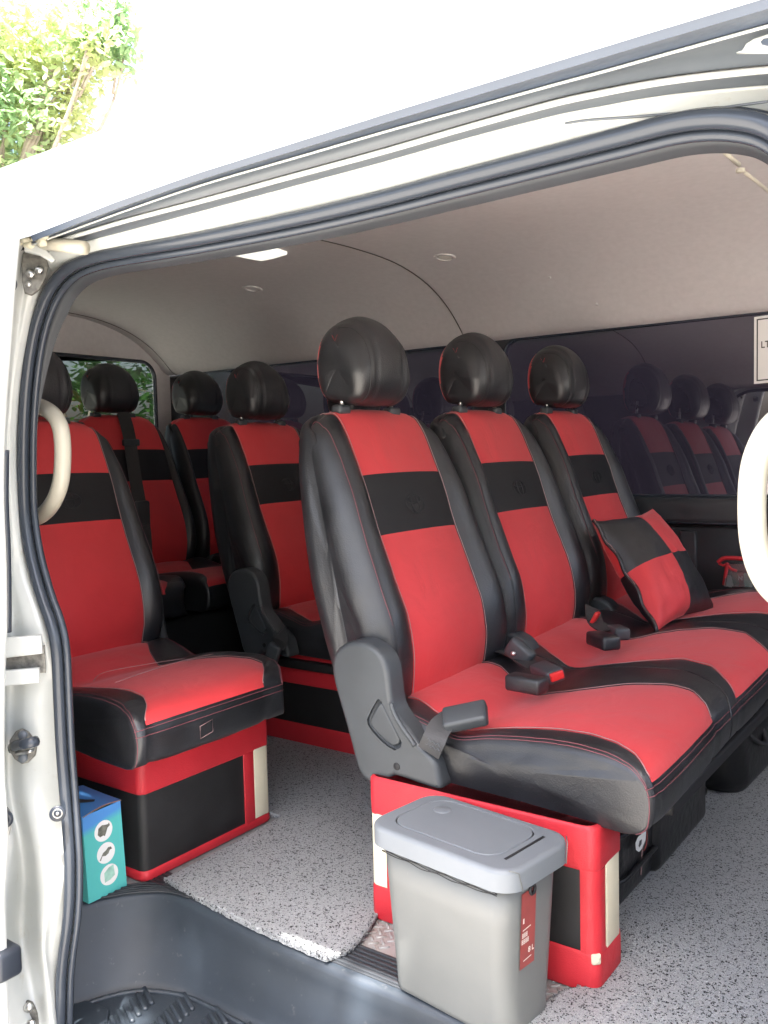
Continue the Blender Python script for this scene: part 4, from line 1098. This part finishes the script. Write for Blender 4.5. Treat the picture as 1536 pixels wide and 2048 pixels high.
pD = pedestal('black and red seat box beside the turquoise carton', -1.66, -1.290, 1.013, 1.349, .232, [
    ('wrap', 'top_band', 0, 0, .163, .240, 'redbox'), ('wrap', 'bottom_band', 0, 0, .001, .020, 'redbox'),
    ('front', 'red_strip', 1.272, 1.301, .018, .166, 'redbox'), ('front', 'side_strip', 1.301, 1.335, .020, .198, 'cream'), ('backcorner', 'side_strip', 1.333, 0, .020, .198, 'cream')], r=.016)
pE = pedestal('black and red seat box across the aisle, under the second row', -1.75, -1.325, 1.752, 1.90, .236, [
    ('wrap', 'top_band', 0, 0, .168, .246, 'redbox'), ('wrap', 'bottom_band', 0, 0, .001, .062, 'redbox')], r=.014)
# bench frame under the front bench
bf = thing('bench_frame', (-.66, 1.9, 0), 'dark metal frame carrying the front bench above the black bag', 'seat frame')
rbox('frame_pan', (-.66, 1.93, .225), (.24, .62, .012), .006, 'dark', bf)
rbox('leg', (-.80, 2.20, .11), (.03, .03, .11), .006, 'dark', bf)
rbox('leg', (-.52, 2.20, .11), (.03, .03, .11), .006, 'dark', bf)
bf2 = thing('bench_frame', (-1.45, 2.1, 0), 'dark metal frame under the seats across the aisle', 'seat frame')
rbox('frame_pan', (-1.48, 2.15, .225), (.24, .42, .012), .006, 'dark', bf2)
rbox('leg', (-1.48, 2.45, .11), (.18, .03, .11), .006, 'dark', bf2)
bf3 = thing('bench_frame', (-2.25, 1.9, 0), 'black leatherette box carrying the rearmost bench', 'seat frame')
rbox('box', (-2.28, 2.02, .155), (.26, .55, .145), .01, 'boxblack', bf3)

# ---- floor mats
def matslab(name, outline, label, group, z=.0):
    V, F, fl = slab_geo(outline, lambda a, b, d: Vector((a, b, z + d)), .010, r=.0025, seg=2)
    o = obj(name, V, F, 'mat', None, smooth=False, loc=(outline[0][0], outline[0][1], 0))
    return tag(o, label, 'floor mat', group)
e1 = catmull([Vector((x, y)) for x, y in ((-.852, 1.000), (-.838, 1.030), (-.842, 1.075), (-.855, 1.120), (-.868, 1.16), (-.878, 1.20), (-.88, 1.30))], 5)
ol = [(-1.262, 1.036), (-1.2, 1.026), (-1.12, 1.016), (-1.02, 1.006), (-.93, 1.002)] + [(p.x, p.y) for p in e1] + [(-.88, 2.55), (-1.95, 2.55), (-1.95, 1.36), (-1.27, 1.36), (-1.262, 1.2)]
def wob(o, a=.0015):
    out = []
    for i in range(len(o)):
        p = Vector(o[i]); q_ = Vector(o[(i + 1) % len(o)]); n = max(1, int((q_ - p).length / .006)) if (q_ - p).length < .6 else 8
        for k in range(n): 
            v = p.lerp(q_, k / n); out.append((v.x + random.uniform(-a, a), v.y + random.uniform(-a, a)))
    return out
matslab('floor_mat', wob(ol), 'speckled grey coil mat in the aisle beside the step, left of the bin', 'grey coil floor mats')
ol2 = [(-.545, 1.03), (-.525, 1.075), (-.515, 1.12), (-.485, 1.16), (-.50, 1.20), (-.53, 1.30), (-.56, 1.4), (-.64, 2.55), (.55, 2.55), (.55, 1.004), (-.50, 1.004), (-.53, 1.01)]
matslab('floor_mat', wob(ol2), 'speckled grey coil mat in front of the bench, right of the bin', 'grey coil floor mats', z=.0005)
# loose loops of vinyl along the mats' edges
def loops(name, path, n, parent):
    g = Geo()
    for k in range(n):
        t = random.random() * (len(path) - 1); i = int(t); p = Vector((*path[i], 0)).lerp(Vector((*path[min(i + 1, len(path) - 1)], 0)), t - i)
        r = .002 + .002 * random.random(); a0 = random.random() * 6; pts = [p + Vector((math.cos(a0 + a) * r * 1.3, math.sin(a0 + a) * r, .003 + .007 * random.random() + math.sin(a) * .002)) for a in (0, 1.2, 2.4, 3.6)]
        vv, ff = tube_geo(pts, .0007, 3, cap=False); g.add(vv, ff)
    o = g.put(name, 'mat', parent); o['kind'] = 'stuff'; return o
m1 = [o for o in C.objects if o.name == 'floor_mat'][0]; m2 = [o for o in C.objects if o.name == 'floor_mat.001'][0]
loops('mat_fibres', [(p[0], p[1]) for p in ol[:12 + 20]], 900, m1)
loops('mat_fibres', ol2[:8], 500, m2)

# ---- the bin
BN = thing('waste_bin', (-.622, 1.041, 0), 'light grey rectangular waste bin with a closed lid standing at the doorway', 'bin')
ba = -.137; bc = Vector((-.6215, 1.0410, 0))
def bw(a, b, z): return bc + Vector((a * math.cos(ba) - b * math.sin(ba), a * math.sin(ba) + b * math.cos(ba), z))
def ringloft(rings, name, m_, parent, cap0=True, cap1=True, off=(0, 0), **kw):
    V = []; n = None
    for (hx, hy, r, z) in rings:
        o = rrect(off[0], off[1], hx, hy, r, 7); n = len(o); V += [bw(a, b, z) for a, b in o]
    F = grid_faces(len(rings), n, False, True)
    if cap0: F.append(tuple(range(n)))
    if cap1: F.append(tuple((len(rings) - 1) * n + i for i in range(n)))
    return obj(name, V, F, m_, parent, **kw)
HB = .248
ringloft([(.096, .047, .02, .0), (.1015, .0525, .024, .003), (.103, .054, .026, .010), (.107, .058, .028, .08), (.111, .063, .030, .16), (.114, .067, .032, .222), (.110, .063, .03, .222), (.10, .055, .03, .10)], 'bin_body', 'binbody', BN, cap1=False, off=(-.003, .003))
# lid: frame with a rounded-over top edge, a well round the flap
flap = rrect(-.010, .004, .092, .056, .030, 7)
lid_o = rrect(0, 0, .1275, .077, .036, 9)
V, F, fl = slab_geo(lid_o, lambda a, b, d: bw(a, b, HB - .029 + d), .029, r=.007, holes=[[(p[0] * 1.0, p[1]) for p in rrect(-.010, .004, .0945, .0585, .0325, 7)]], seg=5, sink=.004)
lid = obj('lid', V, F, 'binlid', BN, flat=fl)
V, F, fl = slab_geo(flap, lambda a, b, d: bw(a, b, HB - .005 + d), .0052, r=.0015, seg=3); flp = obj('flap', V, F, 'binlid', lid, flat=fl)
g = Geo()
for hx in (0,):
    pth = [bw(a, b, HB - .0030) for a, b in rrect(-.010, .004, .0934, .0574, .0315, 7)]
    vv, ff = tube_geo(pth, .0010, 5, True); g.add(vv, ff)
g.put('flap_gap', 'dark', lid)
rbox('hinge_slot', bw(.0955, .002, HB + .0002), (.0022, .045, .0006), .0004, 'dark', lid, rot=Matrix.Rotation(ba, 3, 'Z'), seg=1)
vv, ff = disc_geo(bw(-.068, .028, HB - .0005), (0, 0, 1), .0135, .0018, 28, bev=.6); obj('press_button', vv, ff, 'binlid', flp)
for sb in (-1, 1):
    tube('lid_joint', [bw(.118, sb * .0665, HB + .0005), bw(.1262, sb * .0562 if sb > 0 else -.0560, HB - .004), bw(.1278, sb * .050 if sb > 0 else -.050, HB - .029)], .0008, 'binbody', lid, k=5)
# rubbish bag showing under the rim
pth = rrect(-.003, .003, .1155, .0685, .033, 12); pth = pth + pth[:1]
npt = len(pth)
V = []
for i, (a, b) in enumerate(pth):
    front_ = max(0, -b / .0685); sag = .004 + (.007 + .004 * math.sin(a * 40)) * front_ * (0.55 + .45 * math.cos(a * 10 - .3))
    for k in range(7):
        t = k / 6; w_ = .0016 * math.sin(i * 1.9 + k * 2.1) + .0012 * math.sin(i * .7 + k)
        V.append(bw(a * (1 + .010 * w_ / .0016), b * (1 + .014 * w_ / .0016), HB - .026 - sag * t + .0008 * math.sin(i * 2.3 + k)))
obj('bin_liner', V, grid_faces(npt, 7), 'liner', BN)
for k in range(5):
    pts = [bw(a, -.0680 - .001 * math.sin(a * 90 + k), HB - .0300 - .0015 * k - .006 * math.cos(a * 11) * (k / 5) + .001 * math.sin(a * 130 + 2 * k)) for a in [-.10 + i * .2 / 24 for i in range(25)]]
    tube('liner_fold', pts, .0007, 'liner', BN, k=4)
# label on the front end
def lab(a, b, d=.0): # a across (y), b = z
    ex = lerp(.103, .1138, b / .222) - .003
    return bw(ex + .0012 + d, a + .003, b)
V = [lab(-.030, .205), lab(.010, .205), lab(.010, .098), lab(-.030, .098)]
lb_ = obj('label', [lab(a, b, dd) for a in (-.0330, .0) for b in (.2015, .098) for dd in (0, .0006)], [(1, 5, 7, 3), (0, 4, 5, 1), (2, 6, 7, 3)], 'maroon', BN, smooth=False)
for (bz, tx, sz, al) in ((.160, '•', .010, -.029), (.150, 'SINCE', .0030, -.029), (.1405, 'BIN', .0105, -.030), (.1320, 'TRASH', .0090, -.031), (.1160, '8 L', .0105, -.0155), (.1075, '20 x 15 x 25', .0036, -.026)):
    if tx in ('SINCE', '20 x 15 x 25', '•'):
        w_ = .018 if tx != '•' else .0025
        x_ = [(al, bz), (al + w_, bz + .0015), (al + w_, bz + .0028), (al, bz + .0013)] if tx != '•' else [(al, bz), (al + .003, bz), (al + .003, bz + .007), (al, bz + .007)]
        obj('print_line', [lab(a, b, .0011) for a, b in x_], [(0, 1, 2, 3)], 'print', lb_, smooth=False)
    elif tx == '8 L':
        text('lettering', tx, sz, lambda x, y, al=al, bz=bz: lab(al + x, bz + y, .0011), 'print', lb_, bold=.0002)
    else:
        # rows of small unreadable white characters
        for kc_ in range(3 if tx == 'BIN' else 4):
            a0 = al + kc_ * .0042
            for (ux, uy, uw, uh) in ((0, 0, .0034, .0011), (0, .0027, .0034, .0011), (.0003, .0, .0010, .0064), (.0022, .0012, .0010, .0052), (0, .0054, .0034, .0010)):
                obj('print_stroke', [lab(a0 + ux, bz + uy, .0011), lab(a0 + ux + uw, bz + uy, .0011), lab(a0 + ux + uw, bz + uy + uh, .0011), lab(a0 + ux, bz + uy + uh, .0011)], [(0, 1, 2, 3)], 'print', lb_, smooth=False)
vv, ff = tube_geo([lab(.0 + math.cos(t) * .0055 - .012, .2020 + math.sin(t) * .0065, .003) for t in [i * math.pi / 7 for i in range(14)]], .0022, 6, True); obj('bin_catch', vv, ff, 'dark', BN)

# ---- turquoise carton
CT = thing('product_carton', (-1.35, .95, 0), 'turquoise and blue carton with three round pictures, against the seat box', 'carton')
cv_ = [Vector((-1.312, .909, .001)), Vector((-1.310, .989, .001)), Vector((-1.312, .984, .161)), Vector((-1.314, .905, .157))]
bkx = -.115
CTV = cv_ + [Vector((v.x + bkx, v.y + .004, v.z)) for v in cv_]
obj('carton_body', CTV, [(0, 1, 2, 3), (0, 4, 5, 1), (1, 5, 6, 2), (0, 3, 7, 4), (4, 7, 6, 5)], 'tealbox', CT, smooth=False)
# top flap, a little proud and bowed
V = []
for i in range(9):
    t = i / 8; yb = .905 + .081 * t; zb = .1575 + .004 * t + .0045 * math.sin(math.pi * t) * (1 if t > .0 else 0)
    V += [Vector((-1.313, yb, zb)), Vector((-1.36, yb, zb + .001)), Vector((-1.427, yb + .002, zb + .003))]
obj('top_flap', V, grid_faces(9, 3), 'tealbox', CT)
obj('flap_edge', [v + Vector((.0012, 0, dz)) for i in range(9) for (v, dz) in ((V[i * 3], 0.0002), (V[i * 3], -.0016))], grid_faces(9, 2), mat('brown_board', (.28, .16, .12), .8), CT)
def cf(a, b, d):   # face coordinates 0..1
    return cv_[0].lerp(cv_[1], a).lerp(cv_[3].lerp(cv_[2], a), b) + Vector((d, 0, 0))
for k, (ca, cb) in enumerate(((.50, .745), (.52, .485), (.56, .225))):
    n = 28; V = [cf(ca + math.cos(2 * math.pi * i / n) * .235, cb + math.sin(2 * math.pi * i / n) * .118, .0008) for i in range(n)]
    obj('round_picture', V, [tuple(range(n))], 'white', CT, smooth=False)
    sh = [[(-.16, -.02), (-.13, .05), (-.03, .072), (.05, .06), (.12, .055), (.15, .07), (.17, .035), (.10, .015), (.06, -.03), (.02, -.065), (-.02, -.05), (-.10, -.055)],
          [(-.18, -.055), (-.13, -.02), (-.08, .015), (.0, .03), (.06, .055), (.13, .05), (.16, .02), (.10, .02), (.06, -.015), (-.02, -.03), (-.10, -.02), (-.15, -.065)],
          [(-.13, -.07), (-.13, .04), (.0, .085), (.12, .095), (.14, -.03), (.02, -.06)]][k]
    obj('picture_print', [cf(ca + a, cb + b, .0013) for a, b in sh], [tuple(range(len(sh)))], 'grayprint' if k < 2 else 'greenprint', CT, smooth=False)
sh = [(-1.385, .925), (-1.375, .94), (-1.36, .945), (-1.345, .955), (-1.338, .948), (-1.35, .935), (-1.365, .925)]
obj('picture_print', [Vector((a, b, .1645 + (b - .90) * .02)) for a, b in sh], [tuple(range(len(sh)))], 'ink', CT, smooth=False)

# ---- checked pillow
PL = thing('checked_pillow', (-.74, 2.15, .38), 'small red and black checked leatherette pillow propped on the far seat', 'pillow')
o0 = Vector((-.675, 1.985, .352)); ev = (Vector((-.852, 2.045, .600)) - o0); eu = Vector((.055, .275, .012)); en = eu.cross(ev).normalized()
if en.x < 0: en = -en
def pil(u, v, side):
    d = max(0, (1 - (2 * u - 1) ** 2)) ** .45 * max(0, (1 - (2 * v - 1) ** 2)) ** .45
    pin = .10 * ((2 * u - 1) ** 2) * (1 - (2 * v - 1) ** 2) ; piv = .10 * ((2 * v - 1) ** 2) * (1 - (2 * u - 1) ** 2)
    uu = .5 + (u - .5) * (1 - pin); vv = .5 + (v - .5) * (1 - piv)
    wr = .005 * noise.noise(Vector((u * 5, v * 5, side * 3))) + .010 * math.exp(-((u - .2) ** 2 + (v - .12) ** 2) / .010) * -1 + .003 * noise.noise(Vector((u * 14, v * 14, side * 7)))
    return o0 + eu * uu + ev * vv + en * (side * (.060 * d + wr * (d ** .5)))
for side in (1, -1):
    for qa in (0, 1):
        for qb in (0, 1):
            n = 14; V = []
            for i in range(n + 1):
                for j in range(n + 1):
                    V.append(pil((qa + i / n) / 2, (qb + j / n) / 2, side))
            black = ((qa + qb) % 2 == 1)
            if side == -1: black = not black
            o = obj('pillow_panel', V, grid_faces(n + 1, n + 1), 'leather' if black else 'red', PL, label=('black' if black else 'red') + ' leatherette quarter panel')
pth = [pil(0, t / 24, 1) for t in range(25)]
tube('zip_edge', [p + Vector((.002, -.001, 0)) + en * .004 * math.sin(i * .9) for i, p in enumerate(pth)], .0048, 'leather', PL, k=6)
tube('zip_teeth', [p + Vector((.004, -.004, 0)) + en * .004 * math.sin(i * .9) for i, p in enumerate(pth[8:])], .0010, 'thread', PL, k=4)

# ---- clear snack pouch on the shelf
SB = thing('clear_pouch', (-.66, 2.56, .37), 'small clear pouch with red edging holding snack packets, on the far shelf', 'pouch')
zb = .365
def sbp(u, v, y=2.55): return P(u, v, y=y)
tube('red_binding', catmull([sbp(1436, 1125), sbp(1446, 1117), sbp(1462, 1116), sbp(1480, 1117), sbp(1500, 1119)], 5), .0060, 'redzip', SB, k=8)
tube('red_binding', [sbp(1438, 1127), sbp(1446, 1131), sbp(1456, 1127)], .0035, 'redzip', SB, k=8)
tube('red_binding', catmull([sbp(1455, 1126), sbp(1452, 1145), sbp(1448, 1170)], 5), .0052, 'redzip', SB, k=8)
tube('red_binding', [sbp(1455, 1130), sbp(1462, 1138), sbp(1474, 1142)], .0040, 'redzip', SB, k=8)
V = [sbp(1452, 1128, 2.555), sbp(1520, 1128, 2.555), sbp(1525, 1176, 2.54), sbp(1448, 1173, 2.54)]
V2 = [v + Vector((0, .035, .0)) for v in V]
obj('clear_film', V + V2, [(0, 1, 2, 3), (4, 5, 6, 7), (0, 4, 7, 3), (1, 5, 6, 2), (0, 1, 5, 4), (3, 2, 6, 7)], 'clearbag', SB, smooth=False)
for (u, v, hw, hh_, mm) in ((1460, 1162, .009, .016, 'white'), (1472, 1158, .010, .018, mat('green_packet', (.01, .12, .07), .35)), (1484, 1158, .010, .020, 'maroon'), (1496, 1160, .014, .018, 'greenprint')):
    rbox('snack_packet', sbp(u, v, 2.568), (hw, .008, hh_), .004, mm, SB, rot=Matrix.Rotation(random.uniform(-.3, .3), 3, 'Y'))
text('lettering', 'N', .016, lambda x, y: sbp(1476, 1160, 2.5555) + Vector((x, 0, y)), 'white', SB, bold=.0006)

# ---- black bag under the bench
DB = thing('black_sports_bag', (-.66, 1.62, 0), 'glossy black bag with a white emblem pushed under the front bench', 'bag')
def bagp(i, j):  # rounded soft body
    pass
V, F = rbox_geo((-.665, 1.575, .108), (.150, .262, .106), .045, 6)
V = [Vector((v.x + .006 * noise.noise(v * 9) + .010 * noise.noise(v * 4), v.y, v.z + .006 * noise.noise(v * 8 + Vector((3, 1, 5))))) for v in V]
V2 = []
for v in V:
    s = 1 - .010 * (1 if abs(v.z - .115) < .012 else 0); V2.append(v)
obj('bag_body', V2, F, 'bag', DB)
for z in (.075, .150):
    tube('piping', [Vector((-.665 + a, 1.575 + b, z)) for a, b in rrect(0, 0, .153, .265, .050, 8)], .0045, 'bag', DB, k=6, closed=True)
tube('stitching', catmull([Vector((-.5150, 1.445, .190)), Vector((-.5145, 1.440, .12)), Vector((-.5150, 1.432, .05))], 6), .0013, 'thread', DB, k=4)
rbox('bag_pocket', (-.525, 1.64, .09), (.02, .15, .065), .018, 'bag', DB)
lg = [P(u, v, x=-.5045) for u, v in ((1272, 1700), (1271, 1686), (1276, 1674), (1283, 1668), (1281, 1655), (1286, 1648), (1290, 1662), (1293, 1655), (1291, 1680), (1284, 1697), (1278, 1704))]
lgh = [P(u, v, x=-.5045) for u, v in ((1277, 1692), (1279, 1682), (1284, 1678), (1283, 1688), (1279, 1695))]
Vl = lg + lgh
tt = tessellate_polygon([[Vector((p.y, p.z, 0)) for p in lg], [Vector((p.y, p.z, 0)) for p in lgh]])
obj('emblem', Vl, [tuple(t) for t in tt], 'white', DB, smooth=False)
tube('emblem_ring', [P(1281 + 13 * math.cos(t), 1672 + 34 * math.sin(t), x=-.507) for t in [i * math.pi / 12 for i in range(5, 29)]][14:], .0012, 'maroon', DB, k=4)
B2 = thing('dark_bag', (-.62, 2.12, 0), 'dark soft bag behind the glossy black bag, deep under the bench', 'bag')
V, F = rbox_geo((-.60, 2.10, .10), (.12, .14, .10), .05, 6)
V = [Vector((v.x + .02 * noise.noise(v * 7), v.y + .01 * noise.noise(v * 6), v.z + .014 * noise.noise(v * 8))) for v in V]
obj('bag_body', V, F, 'bag', B2)
tube('bag_handle', catmull([Vector((-.50, 2.02, .15)), Vector((-.47, 2.06, .11)), Vector((-.47, 2.12, .10)), Vector((-.50, 2.16, .15))], 6), .006, 'belt', B2, k=6)

# ============================================================ OUTSIDE
# maroon wall beyond the far windows
WL = thing('garden_wall', (-1, 6.2, -.66), 'maroon painted wall standing beyond the far tinted windows', 'wall')
rbox('wall_panel', (-1, 6.2, .75), (5.5, .1, 1.4), .01, 'maroonwall', WL)
rbox('coping', (-1, 6.2, 2.19), (5.55, .14, .05), .01, 'concrete', WL)
def leaf_tree(name, base, h, centers, nleaf, size, m_, label, trunk_r=.16, seed=0, limbs=True, cat='tree'):
    random.seed(seed)
    T = thing(name, base, label, cat)
    base = Vector(base)
    V = []; F = []
    top_ = sum([Vector(c[0]) for c in centers], Vector()) / len(centers)
    tube('trunk', catmull([base, base.lerp(top_, .35) + Vector((.15, .1, 0)), base.lerp(top_, .7), top_], 5), [trunk_r * (1 - .045 * i) for i in range(16)], 'bark', T, k=10)
    if limbs:
        for k, (c, r) in enumerate(centers):
            c = Vector(c); s = base.lerp(top_, .45 + .3 * random.random())
            m_1 = s.lerp(c, .5) + Vector((random.uniform(-.2, .2), random.uniform(-.2, .2), random.uniform(0, .3)))
            pth = catmull([s, m_1, c + Vector((0, 0, r * .4))], 5)
            tube('limb', pth, [.018 * (1 - .06 * i) for i in range(len(pth))], 'bark', T, k=6)
            for q_ in range(1):
                e = c + Vector((random.gauss(0, 1), random.gauss(0, 1), random.gauss(0, 1))).normalized() * r * .9
                tube('branch', [m_1.lerp(c, .5), c.lerp(e, .5) + Vector((0, 0, .05)), e], [.011, .008, .003], 'bark', T, k=5)
    for (c, r) in centers:
        c = Vector(c)
        n = int(nleaf * r ** 2)
        for q_ in range(n):
            # clumps
            if q_ % 9 == 0:
                cc = c + Vector((random.gauss(0, 1), random.gauss(0, 1), random.gauss(0, .8))).normalized() * r * random.random() ** .4
            p = cc + Vector((random.gauss(0, 1), random.gauss(0, 1), random.gauss(0, 1))) * size * 1.5
            d = Vector((random.gauss(0, 1), random.gauss(0, 1), random.gauss(0, .6))).normalized(); n_ = Vector((random.gauss(0, .7), random.gauss(0, .7), 1)).normalized()
            s_ = d.cross(n_).normalized(); L_ = size * (.7 + .6 * random.random()); w_ = L_ * .42
            i0 = len(V)
            V += [p - d * L_, p - d * L_ * .2 + s_ * w_, p + d * L_ * .5 + s_ * w_ * .8, p + d * L_, p + d * L_ * .5 - s_ * w_ * .8, p - d * L_ * .2 - s_ * w_, p + n_ * L_ * -.12]
            F += [(i0, i0 + 1, i0 + 6), (i0 + 1, i0 + 2, i0 + 6), (i0 + 2, i0 + 3, i0 + 6), (i0 + 3, i0 + 4, i0 + 6), (i0 + 4, i0 + 5, i0 + 6), (i0 + 5, i0, i0 + 6)]
    o = obj('crown', V, F, m_, T, smooth=False); o['kind'] = 'stuff'
    return T
def at(u, v, d): return CAM + ray(u, v).normalized() * d
leaf_tree('leafy_tree', (at(-260, 200, 7.8).x, at(-260, 200, 7.8).y, -.66), 5, [(at(30, 250, 7.4), .55), (at(140, 60, 7.4), .34), (at(-60, 120, 7.6), .6), (at(110, 230, 7.3), .28), (at(190, 60, 7.0), .22), (at(20, 330, 7.9), .5), (at(-200, 0, 7.8), .9), (at(60, 130, 7.6), .2), (at(250, 120, 7.2), .10), (at(205, 95, 7.2), .20), (at(235, 50, 7.2), .16), (at(160, 150, 7.3), .15), (at(240, 10, 7.1), .09)],
          8000, .036, 'leaf', 'bright leafy tree rising above the rear of the van roof', seed=3, trunk_r=.10)
leaf_tree('dark_shrub_tree', (-7.5, 5.4, -.66), 3, [((-7.5, 5.4, 1.4), 1.5), ((-7.0, 6.6, 1.2), 1.4), ((-7.8, 4.2, 1.2), 1.4), ((-7.3, 3.0, 1.3), 1.3), ((-7.4, 5.9, 2.5), 1.0)],
          900, .06, 'leafdark', 'dense dark green tree seen through the rear window', seed=5)
# row of houses side: trees standing behind the photographer, reflected in paint and lid
leaf_tree('shade_tree', (4.5, -7.0, -.66), 5, [((4.5, -7, 3.6), 1.7), ((5.8, -6.2, 3.0), 1.2), ((3.2, -7.6, 3.0), 1.3)], 350, .11, 'leafdark', 'broad dark tree standing across the yard from the open door', seed=8)

# unseen bough added to shade the doorway, with a gap for one sun patch
random.seed(21)
BG = thing('added_shade_bough', (-.2, -1.5, 3.9), 'unseen leafy bough added above the picture to shade the open doorway', 'tree branch')
V = []; F = []
SD = SUN / SUN.z
def in_gap(x, y):
    return (-.965 < x < -.70 and .985 < y < 1.15) or ((x + .99) ** 2 + (y - 1.04) ** 2 < .0 )
for k in range(5200):
    x = random.uniform(-1.9, 1.0); y = random.uniform(.30, 1.20)
    if in_gap(x, y) : continue
    if x < -1.08 and y < .86 and random.random() < .8: continue
    p = Vector((x, y, 0)) + SD * random.uniform(3.5, 4.1)
    L_ = .035 + .03 * random.random(); w_ = L_ * .45
    d = Vector((random.gauss(0, 1), random.gauss(0, 1), random.gauss(0, .3))).normalized(); s_ = d.cross(Vector((random.gauss(0, .3), random.gauss(0, .3), 1))).normalized()
    i0 = len(V); V += [p - d * L_, p + s_ * w_, p + d * L_, p - s_ * w_]; F += [(i0, i0 + 1, i0 + 2, i0 + 3)]
cr = obj('foliage', V, F, 'leafdark', BG, smooth=False); cr['kind'] = 'stuff'
tube('branch', catmull([Vector((3.9, -6.6, 3.0)), Vector((2.6, -4.0, 4.0)), Vector((1.2, -1.6, 4.25)), Vector((.0, -.4, 3.95)), Vector((-1.0, -.2, 3.8))], 6), [.10 * (1 - .035 * i) for i in range(25)], 'bark', BG, k=8)
